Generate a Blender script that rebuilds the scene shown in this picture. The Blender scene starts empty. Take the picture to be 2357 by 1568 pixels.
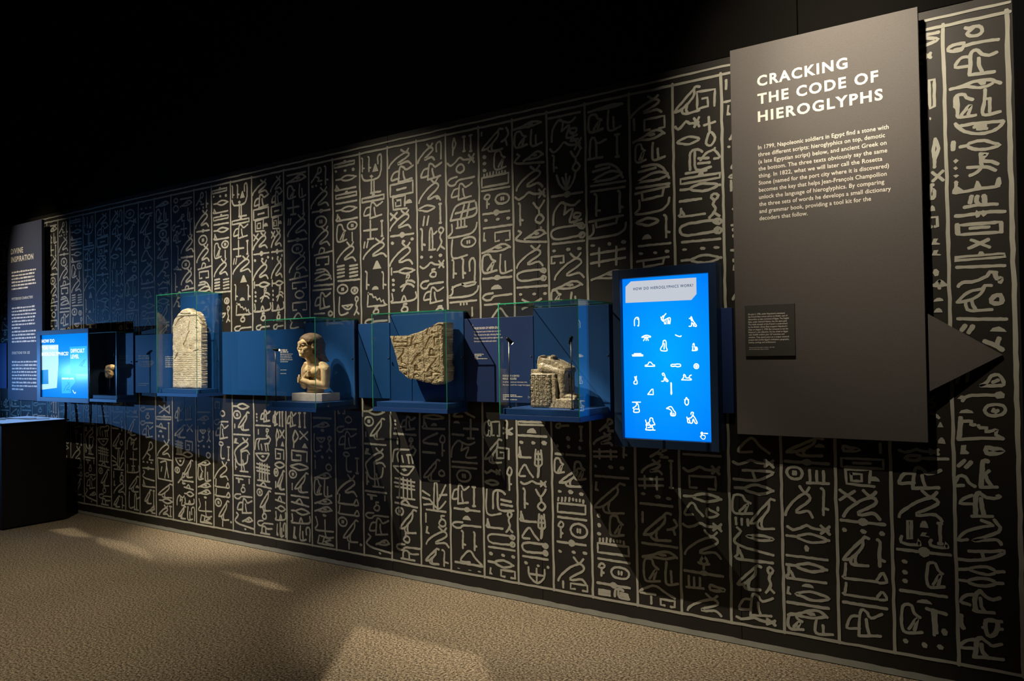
import bpy, bmesh, math, random
import numpy as np
from mathutils import Vector, Matrix
R = random.Random(7)
scene = bpy.context.scene
COL = scene.collection
# ------------------------------------------------------------------ camera
CAM = Vector((0.0, -3.6, 1.377)); YAW, PITCH, ROLL, FPX = 0.5935, 0.0179, -0.01506, 1777.0
IW, IH = 2357, 1568
fw = Vector((-math.sin(YAW)*math.cos(PITCH), math.cos(YAW)*math.cos(PITCH), math.sin(PITCH)))
r0 = Vector((math.cos(YAW), math.sin(YAW), 0)); u0 = r0.cross(fw)
rt = r0*math.cos(ROLL)+u0*math.sin(ROLL); up = u0*math.cos(ROLL)-r0*math.sin(ROLL)
cam = bpy.data.cameras.new('camera'); co = bpy.data.objects.new('camera', cam); COL.objects.link(co)
cam.sensor_width = 36.0; cam.lens = 36.0*FPX/IW; cam.clip_start = .05; cam.clip_end = 100
m = Matrix((rt, up, -fw)).transposed().to_4x4(); m.translation = CAM; co.matrix_world = m
scene.camera = co
# ------------------------------------------------------------------ world, exposure
w = bpy.data.worlds.new('dark_hall'); scene.world = w; w.use_nodes = True
w.node_tree.nodes['Background'].inputs[0].default_value = (.55, .6, .8, 1)
w.node_tree.nodes['Background'].inputs[1].default_value = .012
vs = scene.view_settings; vs.view_transform = 'Standard'; vs.look = 'None'; vs.exposure = 0.0; vs.gamma = 1.0
vs.use_curve_mapping = False
scene.cycles.transparent_max_bounces = 40
scene.cycles.sample_clamp_indirect = 4.0
# ------------------------------------------------------------------ gallery spotlights (ceiling track), plus added blue lamp and wall fill
WARM = (1.0, .85, .66)
def spot(name, loc, aim, watts, deg, blend=.6, col=WARM, size=.012):
    l = bpy.data.lights.new(name, 'SPOT'); l.energy = watts; l.color = col
    l.spot_size = math.radians(deg); l.spot_blend = blend; l.shadow_soft_size = size
    o = bpy.data.objects.new(name, l); COL.objects.link(o); o.location = loc
    o.rotation_euler = (Vector(aim)-Vector(loc)).to_track_quat('-Z', 'Y').to_euler()
    return o
spot('track_spot', (-5.36, -2.1, 5.35), (-2.50, -.12, .80), 2300, 29, 1.0)
spot('track_spot', (-4.45, -2.0, 5.3), (-5.02, -.02, 1.25), 2000, 25, 1.0)
spot('track_spot', (-6.6, -2.3, 5.3), (-5.30, -.10, 1.45), 620, 10, .8)
spot('track_spot', (-5.3, -2.5, 5.2), (-3.88, -.20, 1.36), 1700, 5.5, .8)
spot('track_spot', (-4.9, -2.6, 5.2), (-2.95, -.15, 1.38), 1300, 8, .8)
spot('track_spot', (-4.2, -2.6, 5.2), (-2.05, -.2, 1.24), 2600, 5, .8)
spot('track_spot', (-.85, -1.45, 3.75), (-.60, -.06, 2.52), 290, 60, 1.0)
spot('track_spot', (-.80, -1.50, 3.78), (-.60, -.07, 2.58), 150, 28, 1.0)
spot('track_spot', (-8.4, -2.2, 5.3), (-7.70, -.05, 1.85), 800, 22, 1.0)
spot('added_blue_spot', (-9.6, -1.6, 1.25), (-7.35, -.05, 1.20), 170, 64, 1.0, (.13, .40, 1.0))  # added low lamp out of view, supplies the blue glow at far left
spot('track_spot', (-4.0, -3.3, 4.9), (-5.0, -1.9, 0), 620, 60, 1.0)
spot('track_spot', (-1.5, -3.3, 4.9), (-1.6, -2.0, 0), 110, 50, 1.0)
spot('fill_wash', (-3.6, -4.6, 5.3), (-3.9, 0, .75), 42, 62, 1.0, WARM, .05)  # added broad fill, lifts the dark stretches of the mural
# ------------------------------------------------------------------ helpers
MATS = {}
def node_mat(name):
    mt = bpy.data.materials.new(name); mt.use_nodes = True
    nt = mt.node_tree; return mt, nt, nt.nodes['Principled BSDF']
def mat(name, col, rough=.6, var=0., scale=40, bump=0., bscale=None, metal=0., spec=.5, col2=None, detail=4, bdist=.002):
    mt, nt, p = node_mat(name); N, L = nt.nodes, nt.links
    p.inputs['Base Color'].default_value = (*col, 1); p.inputs['Roughness'].default_value = rough
    p.inputs['Metallic'].default_value = metal; p.inputs['Specular IOR Level'].default_value = spec
    tc = N.new('ShaderNodeTexCoord')
    if var or col2:
        nz = N.new('ShaderNodeTexNoise'); nz.inputs['Scale'].default_value = scale; nz.inputs['Detail'].default_value = detail
        L.new(tc.outputs['Object'], nz.inputs['Vector'])
        cr = N.new('ShaderNodeValToRGB')
        a = col; b = col2 or tuple(min(1, c*(1+var)) for c in col)
        if not col2: a = tuple(c*(1-var) for c in col)
        cr.color_ramp.elements[0].position = .32; cr.color_ramp.elements[1].position = .68
        cr.color_ramp.elements[0].color = (*a, 1); cr.color_ramp.elements[1].color = (*b, 1)
        L.new(nz.outputs['Fac'], cr.inputs[0]); L.new(cr.outputs[0], p.inputs['Base Color'])
    if bump:
        nb = N.new('ShaderNodeTexNoise'); nb.inputs['Scale'].default_value = bscale or scale; nb.inputs['Detail'].default_value = 6
        L.new(tc.outputs['Object'], nb.inputs['Vector'])
        bp = N.new('ShaderNodeBump'); bp.inputs['Strength'].default_value = bump; bp.inputs['Distance'].default_value = bdist
        L.new(nb.outputs['Fac'], bp.inputs['Height']); L.new(bp.outputs[0], p.inputs['Normal'])
    MATS[name] = mt; return mt
def emat(name, col, s):
    mt, nt, p = node_mat(name)
    p.inputs['Base Color'].default_value = (.01, .01, .01, 1)
    p.inputs['Emission Color'].default_value = (*col, 1); p.inputs['Emission Strength'].default_value = s
    p.inputs['Roughness'].default_value = .25; p.inputs['Specular IOR Level'].default_value = .06
    MATS[name] = mt; return mt
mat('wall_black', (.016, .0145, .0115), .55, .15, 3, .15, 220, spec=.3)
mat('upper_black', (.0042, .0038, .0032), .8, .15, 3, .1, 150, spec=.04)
mat('hall_black', (.0035, .0035, .0035), .85, .2, 2, .1, 60, spec=.04)
mat('mural_ink', (.34, .34, .285), .65, .07, 14, .1, 300, spec=.3)
mat('band_grey', (.25, .26, .23), .6, .1, 9)
mat('panel_grey', (.098, .090, .084), .62, .10, 420, .35, 500, spec=.35)
mat('panel_navy', (.055, .065, .105), .6, .06, 300, .2, 400, spec=.3)
mat('print_white', (.80, .77, .68), .6, .04, 30)
mat('plaque_dark', (.045, .044, .04), .6, .08, 300)
mat('blue_board', (.005, .058, .205), .5, .10, 260, .12, 400, spec=.35)
mat('navy_board', (.017, .040, .145), .5, .08, 260, .12, 400, spec=.35)
mat('blue_housing', (.008, .03, .085), .45, .06, 60, .06, 200)
mat('blue_base', (.008, .045, .18), .42, .05, 60, .05, 200)
mat('case_deck', (.010, .065, .24), .45, .05, 60)
mat('limestone', (.66, .55, .38), .85, 0, 22, .6, 160, col2=(.45, .36, .23), spec=.15)
mat('pale_limestone', (.80, .73, .60), .85, 0, 18, .5, 120, col2=(.60, .51, .37), spec=.15)
mat('granite', (.085, .07, .05), .42, 0, 150, .5, 130, col2=(.40, .33, .22), spec=.4, detail=8)
mat('granite_cut', (.10, .085, .06), .5, 0, 120, .6, 200, col2=(.36, .30, .2), spec=.4, detail=8)
mat('bust_stone', (.62, .47, .27), .55, 0, 20, .25, 120, col2=(.46, .33, .17), spec=.35)
mat('wig_stone', (.16, .10, .055), .7, 0, 40, .5, 140, col2=(.09, .058, .035))
mat('eye_dark', (.05, .035, .02), .5, .1, 30)
mat('marble', (.60, .56, .53), .4, 0, 25, .1, 80, col2=(.46, .42, .39))
mat('flake_stone', (.60, .45, .25), .85, 0, 30, .7, 60, col2=(.42, .30, .16))
mat('black_metal', (.012, .012, .013), .35, .1, 40, metal=.6)
mat('steel_rod', (.20, .19, .17), .28, .1, 40, metal=1.)
mat('counter_black', (.006, .005, .005), .6, .1, 10, .05, 100, spec=.3)
mat('cable_black', (.008, .008, .01), .5, .1, 30)
mat('cable_white', (.55, .5, .45), .5, .05, 30)
mat('housing_dark', (.02, .022, .028), .5, .1, 30)
emat('lamp_lens', (1, .85, .6), 30)
emat('screen_white', (.93, .98, 1.0), 1.6)
emat('screen_card', (.62, .66, .74), .9)
emat('screen_ink', (.0, .06, .22), .6)
emat('screen_pale', (.45, .78, 1.0), 1.1)
emat('screen_cyan', (.02, .42, 1.0), 1.15)
emat('screen_cyan_dark', (.0, .24, .62), .9)
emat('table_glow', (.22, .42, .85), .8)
def screen_mat(name, c0, c1, s, size):
    mt, nt, p = node_mat(name); N, L = nt.nodes, nt.links
    tc = N.new('ShaderNodeTexCoord'); mp = N.new('ShaderNodeMapping'); mp.inputs['Scale'].default_value = size
    gr = N.new('ShaderNodeTexGradient'); gr.gradient_type = 'SPHERICAL'
    cr = N.new('ShaderNodeValToRGB'); cr.color_ramp.elements[0].color = (*c0, 1); cr.color_ramp.elements[1].color = (*c1, 1)
    L.new(tc.outputs['Object'], mp.inputs[0]); L.new(mp.outputs[0], gr.inputs[0]); L.new(gr.outputs['Fac'], cr.inputs[0])
    L.new(cr.outputs[0], p.inputs['Emission Color']); p.inputs['Emission Strength'].default_value = s
    p.inputs['Base Color'].default_value = (.005, .01, .02, 1); p.inputs['Roughness'].default_value = .2; p.inputs['Specular IOR Level'].default_value = .06
    MATS[name] = mt; return mt
screen_mat('screen_blue', (.0, .155, .93), (.0, .40, 1.15), 1.0, (2.2, 1, 1.5))
screen_mat('kiosk_blue', (.0, .21, .86), (.0, .33, 1.0), 1.0, (1.6, 1, 2.2))
def glass_mat():
    mt = bpy.data.materials.new('clear_glass'); mt.use_nodes = True; nt = mt.node_tree; nt.nodes.clear(); N, L = nt.nodes, nt.links
    o = N.new('ShaderNodeOutputMaterial'); mx = N.new('ShaderNodeMixShader'); fr = N.new('ShaderNodeFresnel'); fr.inputs[0].default_value = 1.45
    tr = N.new('ShaderNodeBsdfTransparent'); tr.inputs[0].default_value = (.975, .99, .98, 1)
    gl = N.new('ShaderNodeBsdfGlossy'); gl.inputs['Roughness'].default_value = 0.0
    ge = N.new('ShaderNodeNewGeometry'); mi = N.new('ShaderNodeMix'); mi.inputs[2].default_value = 1.6; mi.inputs[3].default_value = 1/1.6
    L.new(ge.outputs['Backfacing'], mi.inputs[0]); L.new(mi.outputs[0], fr.inputs[0])   # pane is thin: same reflectance from both sides
    L.new(fr.outputs[0], mx.inputs[0]); L.new(tr.outputs[0], mx.inputs[1]); L.new(gl.outputs[0], mx.inputs[2]); L.new(mx.outputs[0], o.inputs[0])
    MATS['clear_glass'] = mt
glass_mat()
def edge_mat():
    mt, nt, p = node_mat('glass_edge')
    p.inputs['Base Color'].default_value = (.02, .19, .10, 1); p.inputs['Roughness'].default_value = .22
    p.inputs['Subsurface Weight'].default_value = .3; p.inputs['Subsurface Radius'].default_value = (.02, .05, .03)
    p.inputs['Subsurface Scale'].default_value = .5; p.inputs['Specular IOR Level'].default_value = .8
    MATS['glass_edge'] = mt
edge_mat()
def carpet_mat():
    mt, nt, p = node_mat('carpet'); N, L = nt.nodes, nt.links
    tc = N.new('ShaderNodeTexCoord')
    n1 = N.new('ShaderNodeTexNoise'); n1.inputs['Scale'].default_value = 90; n1.inputs['Detail'].default_value = 8; n1.inputs['Roughness'].default_value = .85
    n2 = N.new('ShaderNodeTexNoise'); n2.inputs['Scale'].default_value = 2.2; n2.inputs['Detail'].default_value = 3
    cr = N.new('ShaderNodeValToRGB'); e = cr.color_ramp.elements
    e[0].position = .435; e[0].color = (.035, .027, .018, 1); e[1].position = .575; e[1].color = (.54, .45, .31, 1)
    k = e.new(.5); k.color = (.21, .17, .113, 1)
    L.new(tc.outputs['Object'], n1.inputs['Vector']); L.new(tc.outputs['Object'], n2.inputs['Vector']); L.new(n1.outputs['Fac'], cr.inputs[0])
    mx = N.new('ShaderNodeMix'); mx.data_type = 'RGBA'; mx.blend_type = 'MULTIPLY'; mx.inputs[0].default_value = .25
    L.new(cr.outputs[0], mx.inputs[6]); L.new(n2.outputs['Fac'], mx.inputs[7]); L.new(mx.outputs[2], p.inputs['Base Color'])
    bp = N.new('ShaderNodeBump'); bp.inputs['Strength'].default_value = .4; bp.inputs['Distance'].default_value = .004
    L.new(n1.outputs['Fac'], bp.inputs['Height']); L.new(bp.outputs[0], p.inputs['Normal'])
    p.inputs['Roughness'].default_value = .95; p.inputs['Specular IOR Level'].default_value = .1
    MATS['carpet'] = mt
carpet_mat()

def tag(o, label=None, cat=None, group=None, kind=None):
    if label: o['label'] = label
    if cat: o['category'] = cat
    if group: o['group'] = group
    if kind: o['kind'] = kind
    return o
def empty(name, loc, label=None, cat=None, group=None):
    o = bpy.data.objects.new(name, None); COL.objects.link(o); o.location = loc; o.empty_display_size = .05
    return tag(o, label, cat, group)
def link(name, me, mats, parent=None, loc=None):
    """me holds WORLD coordinates unless loc is given"""
    o = bpy.data.objects.new(name, me); COL.objects.link(o)
    for k in ([mats] if isinstance(mats, str) else mats):
        me.materials.append(MATS[k])
    if parent:
        o.parent = parent
        pl = parent
        off = Vector((0, 0, 0))
        while pl: off += pl.location; pl = pl.parent
        if loc is None: me.transform(Matrix.Translation(-off))
        else: o.location = Vector(loc)-off
    elif loc is not None: o.location = loc
    return o
def recenter(o, p):
    o.data.transform(Matrix.Translation(-Vector(p))); o.location = Vector(p)
def boxmesh(name, x0, x1, y0, y1, z0, z1, bev=0., seg=2):
    bm = bmesh.new(); bmesh.ops.create_cube(bm, size=1)
    for v in bm.verts:
        v.co = Vector((x0 if v.co.x < 0 else x1, y0 if v.co.y < 0 else y1, z0 if v.co.z < 0 else z1))
    if bev: bmesh.ops.bevel(bm, geom=bm.edges[:], offset=bev, segments=seg, affect='EDGES', profile=.5)
    me = bpy.data.meshes.new(name); bm.to_mesh(me); bm.free(); return me
def box(name, x0, x1, y0, y1, z0, z1, mt, parent=None, bev=.002):
    return link(name, boxmesh(name, x0, x1, y0, y1, z0, z1, bev), mt, parent)
def tube_bm(bm, pts, rad, n=8):
    pts = [Vector(p) for p in pts]; rings = []
    rad = rad if isinstance(rad, (list, tuple)) else [rad]*len(pts)
    for i, p in enumerate(pts):
        d = (pts[min(i+1, len(pts)-1)]-pts[max(i-1, 0)]).normalized()
        a = d.orthogonal().normalized() if i == 0 else (a-d*a.dot(d)).normalized()
        b = d.cross(a)
        rings.append([bm.verts.new(p+(a*math.cos(t)+b*math.sin(t))*rad[i]) for t in [2*math.pi*k/n for k in range(n)]])
    for A, B in zip(rings, rings[1:]):
        for k in range(n): bm.faces.new((A[k], A[(k+1) % n], B[(k+1) % n], B[k]))
    bm.faces.new(rings[0][::-1]); bm.faces.new(rings[-1])
def bm_link(name, bm, mt, parent=None, smooth=False):
    bmesh.ops.recalc_face_normals(bm, faces=bm.faces[:])
    me = bpy.data.meshes.new(name); bm.to_mesh(me); bm.free()
    if smooth: me.polygons.foreach_set('use_smooth', [True]*len(me.polygons))
    return link(name, me, mt, parent)
def tube(name, pts, rad, mt, parent=None, n=8):
    bm = bmesh.new(); tube_bm(bm, pts, rad, n); return bm_link(name, bm, mt, parent, True)
def prism(name, poly, y0, y1, mt, parent=None):
    """polygon in (x,z) extruded between y0 (front) and y1"""
    bm = bmesh.new(); a = [bm.verts.new((x, y0, z)) for x, z in poly]; b = [bm.verts.new((x, y1, z)) for x, z in poly]
    bm.faces.new(a); bm.faces.new(b[::-1]); n = len(poly)
    for i in range(n): bm.faces.new((a[i], b[i], b[(i+1) % n], a[(i+1) % n]))
    return bm_link(name, bm, mt, parent)
def world_at(px, py, Y):
    """point of the plane y = Y seen at a pixel of the photograph"""
    d = fw + rt*((px-IW/2)/FPX) - up*((py-IH/2)/FPX)
    t = (Y-CAM.y)/d.y
    return CAM + d*t
# ---- hand-drawn strokes: ribbons lying on a plane y = const
def catmull(P, closed, step):
    n = len(P)
    if n < 3 and not closed:
        a, b = P; L = max(2, int(math.dist(a, b)/step)+1)
        return [(a[0]+(b[0]-a[0])*i/L, a[1]+(b[1]-a[1])*i/L) for i in range(L+1)]
    out = []
    rng = range(n if closed else n-1)
    for i in rng:
        if closed: p0, p1, p2, p3 = P[i-1], P[i], P[(i+1) % n], P[(i+2) % n]
        else: p0, p1, p2, p3 = P[max(i-1, 0)], P[i], P[i+1], P[min(i+2, n-1)]
        L = max(2, min(8, int(math.dist(p1, p2)/step)+1))
        for k in range(L):
            t = k/L; t2, t3 = t*t, t*t*t
            out.append(tuple(.5*(2*p1[c]+(p2[c]-p0[c])*t+(2*p0[c]-5*p1[c]+4*p2[c]-p3[c])*t2+(3*p1[c]-p0[c]-3*p2[c]+p3[c])*t3) for c in (0, 1)))
    if not closed: out.append(P[-1])
    return out
def polyres(P, closed, step):
    Q = P+[P[0]] if closed else P; out = []
    for a, b in zip(Q, Q[1:]):
        L = max(1, int(math.dist(a, b)/step))
        out += [(a[0]+(b[0]-a[0])*i/L, a[1]+(b[1]-a[1])*i/L) for i in range(L)]
    if not closed: out.append(Q[-1])
    return out
class Ink:
    def __init__(s, Y): s.v = []; s.f = []; s.Y = Y; s.n = 0
    def ribbon(s, pts, wd, closed=False, jit=.14):
        s.n += 1; Y = s.Y-.00001*(s.n % 40); n = len(pts); base = len(s.v)
        for i, p in enumerate(pts):
            a = pts[i-1] if (i or closed) else p; b = pts[(i+1) % n] if (i < n-1 or closed) else p
            dx, dz = b[0]-a[0], b[1]-a[1]; l = math.hypot(dx, dz) or 1
            nx, nz = -dz/l, dx/l; h = wd*.5*(1+R.uniform(-jit, jit)); k = wd*.5*(1+R.uniform(-jit, jit))
            s.v += [(p[0]+nx*h, Y, p[1]+nz*h), (p[0]-nx*k, Y, p[1]-nz*k)]
        for i in range(n-1 if not closed else n):
            q = (i+1) % n; s.f.append((base+2*i, base+2*i+1, base+2*q+1, base+2*q))
        if not closed:
            for e, o in ((0, 1), (n-1, n-2)):
                p, q = pts[e], pts[o]; dx, dz = p[0]-q[0], p[1]-q[1]; l = math.hypot(dx, dz) or 1; dx /= l; dz /= l
                b2 = len(s.v); r = wd*.5
                s.v += [(p[0]-dz*r, Y, p[1]+dx*r), (p[0]+dz*r, Y, p[1]-dx*r), (p[0]+dz*r*.6+dx*r*.75, Y, p[1]-dx*r*.6+dz*r*.75), (p[0]-dz*r*.6+dx*r*.75, Y, p[1]+dx*r*.6+dz*r*.75)]
                s.f.append((b2, b2+1, b2+2, b2+3))
    def fill(s, pts):
        s.n += 1; Y = s.Y-.00001*(s.n % 40); b = len(s.v); s.v += [(x, Y, z) for x, z in pts]; s.f.append(tuple(range(b, b+len(pts))))
    def build(s, name, mt, parent):
        me = bpy.data.meshes.new(name); me.from_pydata(s.v, [], s.f); me.update()
        return link(name, me, mt, parent)
G = {}
for ln in '''
bar=0,50 100,50
vbar=50,0 50,100
flagv=15,0 45,8 40,55 40,100|40,74 95,78
bonev=50,0 50,100|20,2 80,2|25,98 75,98
dot=*0,50 20,5 60,0 100,40 85,95 30,100
loaf=*0,100 8,50 35,5 65,0 90,40 100,100
tri=*0,100 40,5 60,0 100,100
ring=o50,5 90,30 95,70 50,95 8,70 10,30
ringt=o45,35 85,50 80,90 40,100 10,75|45,35 35,8 75,5
circ=o50,2 84,15 98,50 84,85 50,98 16,85 2,50 16,15|43,38 43,62|58,38 58,62
lens=o0,50 25,20 55,5 100,50 55,95 25,75
lens2=0,50 26,50|o25,50 50,8 70,12 95,50 70,92 48,90|92,50 100,52
eye=0,95 30,58 60,10 82,8 100,55|14,78 50,88 75,78 96,48|*45,48 52,28 68,28 72,55 58,66
eyebowl=4,18 95,5|0,15 20,62 45,95 72,85 98,8|*38,42 55,28 66,48 50,62
hook=36,8 10,18 0,60 12,98 30,88 40,50 100,38
pfoot=38,28 15,34 2,70 8,78 38,72|34,98 40,15 48,2 60,12 70,28 100,8|34,98 95,86|57,35 58,60 64,88
pst=10,98 15,15 35,2 55,30 100,20|45,25 48,95|0,98 80,98
seat=88,42 62,30 50,6 20,5 5,25 10,95 95,90|35,86 75,45 60,88
foot=14,0 12,97 100,90|48,38 50,90
X=0,0 100,95|0,95 100,0
plus=50,0 50,100|0,50 100,50|28,98 72,98
house=-30,92 5,95 5,8 95,4 96,95 70,95
box=-o2,8 98,2 98,92 2,98
boxin=-o2,8 98,2 98,92 2,98|30,52 70,48
pool=-o0,20 100,10 100,80 0,90|*42,15 48,-40 58,-40 62,12
bolt=0,50 100,50|*40,25 47,0 55,0 62,25 60,80 50,100 42,80
bolt2=0,50 100,50|*36,50 42,5 50,50 58,5 64,50 56,98 50,60 42,98
sn=0,100 3,88 15,70 45,40 78,22 92,36 82,52 42,82 50,88 78,80 90,84 100,100|56,0 75,20 90,2
wave=0,60 12,88 30,65 45,30 60,55 80,60 96,58|78,20 98,95|78,95 98,20
viperarc=0,98 12,75 40,65 65,25 72,3 86,5|84,10 86,42 100,55 92,78
viper=8,0 18,14 10,32 0,58 25,78 100,96
bird=0,85 10,70 45,36 75,10 85,0 100,4|76,10 74,36 30,78 0,85|30,78 28,90 42,99 96,95|50,62 45,84 50,97
kneel=5,95 40,60 60,30 65,5 85,5 90,30 60,45|40,60 70,75 60,95 95,95
legs=45,35 44,10 60,2 62,20 45,35 42,60|45,38 80,42 100,55|0,75 40,60 75,66 95,80|40,60 10,100
prong=3,0 6,70 0,98 95,78 100,0|42,90 52,30 62,86
threebar=15,0 15,85|46,5 46,85|78,0 78,85|0,95 100,88
gate=-5,5 90,0 85,75|-5,5 8,90 100,95|-25,30 60,28 60,70 25,70 25,30
arm=8,0 6,60 3,88 100,85|12,30 20,80
arm2=8,0 5,70 3,86 78,85|o78,85 85,45 92,30 100,80
basketL=12,0 12,60 0,97 70,90 95,55 100,10
swallow=15,8 55,5 82,35 100,95|5,35 60,25|0,95 20,72 60,50 90,62 95,78 60,95 0,95
deskbox=-0,30 100,5|-20,30 22,95 80,75 85,12
ropeloop=92,22 80,8 15,15 0,50 15,92 80,85 92,75|o90,0 100,14 95,34 82,20|o90,60 100,75 95,98 82,84
ropev=o50,0 88,10 60,28 25,15|55,28 40,45 60,62 45,80 5,100|45,80 95,96
key=o50,2 92,15 70,38 15,30|52,38 50,100|50,72 80,74
yfork=0,5 45,35 95,0|45,35 50,62|o50,60 88,80 55,100 15,85
candy=15,55 10,15 45,0 85,12 80,100
feather=55,0 30,40 40,70 35,100|55,0 88,35 50,65 40,70
L=12,0 12,96 100,90
boat=0,95 20,40 95,0 100,40 60,60 45,20
barcomb=0,30 100,12|40,30 40,95|52,30 52,95|64,30 64,95
gridcoil=0,100 25,15 95,0|0,100 95,85 100,10|20,60 98,45|40,95 55,15|65,90 75,10
grid=0,30 100,15|0,80 100,65|25,0 25,100|75,0 75,100
combgrid=5,10 100,22|0,30 98,40|5,48 100,56|28,5 25,98|45,5 45,98|65,10 65,98|82,10 85,98|12,98 52,98|58,99 100,99
lion=0,95 5,40 15,20 70,15 85,0 98,15 90,40|25,92 20,50 30,25|45,95 40,55|70,98 65,55|85,95 80,45|60,50 90,45
spiky=45,95 50,0 60,0 62,95|0,30 30,45|0,55 30,60|5,80 40,75|65,60 95,0|70,40 100,35|30,60 65,90 95,60|15,98 95,98
lidtri=0,62 100,95|25,66 48,5 66,80
coil=o40,0 80,10 70,35 30,30|30,35 60,60 30,98 90,95
stairs=-5,0 0,100 100,98 86,88 80,60 70,72 62,45 50,56 42,34 30,36 25,12 5,8
yman=0,0 10,28 45,35 85,28 98,0|*40,15 50,8 60,18 50,28|50,30 48,100|45,98 95,98|62,40 62,95
slashes=28,0 8,100|90,0 65,100
bars=0,5 100,0|0,35 100,30|0,66 100,60|0,98 100,92
crook=5,90 100,60|30,80 40,5 60,20 56,66
manP=0,100 5,45 30,5 45,20 40,60|30,5 70,25 95,8|40,60 70,40 60,95 100,90
bigseat=0,95 5,10 40,0 60,15|25,10 30,95 100,95|40,45 90,50|40,70 95,72
bigarm=0,80 30,30 70,10 75,0|70,10 100,75 70,85
sbox=-95,95 98,5 5,0 5,95 60,90 60,42 32,42
ankh=45,0 50,55|0,25 100,20|o50,52 95,75 60,100 15,90
A2=25,10 95,5 100,25 60,85 0,88|50,12 56,80
tulip=50,0 20,35 50,70 85,35 50,0|50,60 50,100|0,55 30,60|100,55 70,60
flower=0,0 15,60 50,100 85,60 100,0|30,20 50,98|50,0 50,95|70,20 50,98
combhand=20,0 10,55 45,62 40,100|80,0 90,50 60,60 45,98|35,15 70,15|35,35 70,35|50,5 50,60
cupcross=0,0 5,60 50,100 95,60 100,0|50,0 50,98|8,45 92,45
hookA=45,95 0,95 30,10 50,0 70,50 100,100
boot=*25,0 75,5 55,65 100,85 95,100 0,95
drop=o5,0 30,20 100,55 60,90 5,95
lt=100,0 20,50 0,85 100,95
gam=0,5 100,15|32,5 36,100|45,10 48,90
crab=o50,12 80,35 78,75 50,98 25,75 22,35|10,0 30,25|90,5 68,30|0,45 20,50|100,58 80,62
clubbar=0,85 18,30 85,25|*75,10 88,-15 100,8 98,55 80,60
cup=5,0 0,80 85,95 90,20 100,92
reedbox=-o20,0 80,0 75,95 25,100
stickball=o30,0 60,0 75,12 50,22 20,12|48,22 48,95 90,98
ticks=3,40 1,90|16,30 15,95|30,20 28,90|45,20 43,80|58,30 58,60|70,35 70,65|83,30 83,65|96,40 96,90
branch=5,0 15,40 5,70 100,65|55,10 60,98 100,95
zig=-0,98 10,0 90,30 40,70 100,95|5,98 100,98|40,30 30,98
ka=0,5 20,55 50,65 90,50 98,10|50,0 52,98|40,98 100,98|60,40 74,95
starX=0,10 100,90|0,95 100,5|50,0 50,50|100,10 98,95
frameP=-o0,0 100,5 100,100 5,95|20,20 62,15 50,90|60,20 75,85|30,40 25,60
ytail=0,15 50,60 85,100|55,55 75,5
blob=o0,95 40,50 60,0 90,15 100,70 70,100|40,65 70,50
tripod=0,20 100,15|50,0 50,30 15,100|50,30 85,95 70,95
chook=70,0 100,30 60,60 5,70|60,60 80,95
sv=50,0 30,20 70,45 40,70 50,100
'''.strip().splitlines():
    nm, df = ln.split('=', 1); st = []
    for s in df.split('|'):
        fl = '*' in s[:2]; cl = 'o' in s[:2]; pl = '-' in s[:1]
        pts = [tuple(float(c) for c in q.split(',')) for q in s.lstrip('*' if fl else '').lstrip('-' if pl else '').lstrip('o' if cl else '').split()]
        st.append((fl, cl, pl, pts))
    G[nm] = st
def draw(ink, name, x0, x1, z0, z1, wd, jit=.2):
    """glyph into the box x0..x1, z0 (top) .. z1 (bottom)"""
    for fl, cl, pl, pts in G[name]:
        P = [(x0+(x1-x0)*(a/100)+R.uniform(-1, 1)*wd*.07, z0+(z1-z0)*(b/100)+R.uniform(-1, 1)*wd*.07) for a, b in pts]
        if fl: ink.fill(P)
        else: ink.ribbon(polyres(P, cl, wd*1.6) if pl else catmull(P, cl, wd*1.1), wd, cl, jit)
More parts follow.
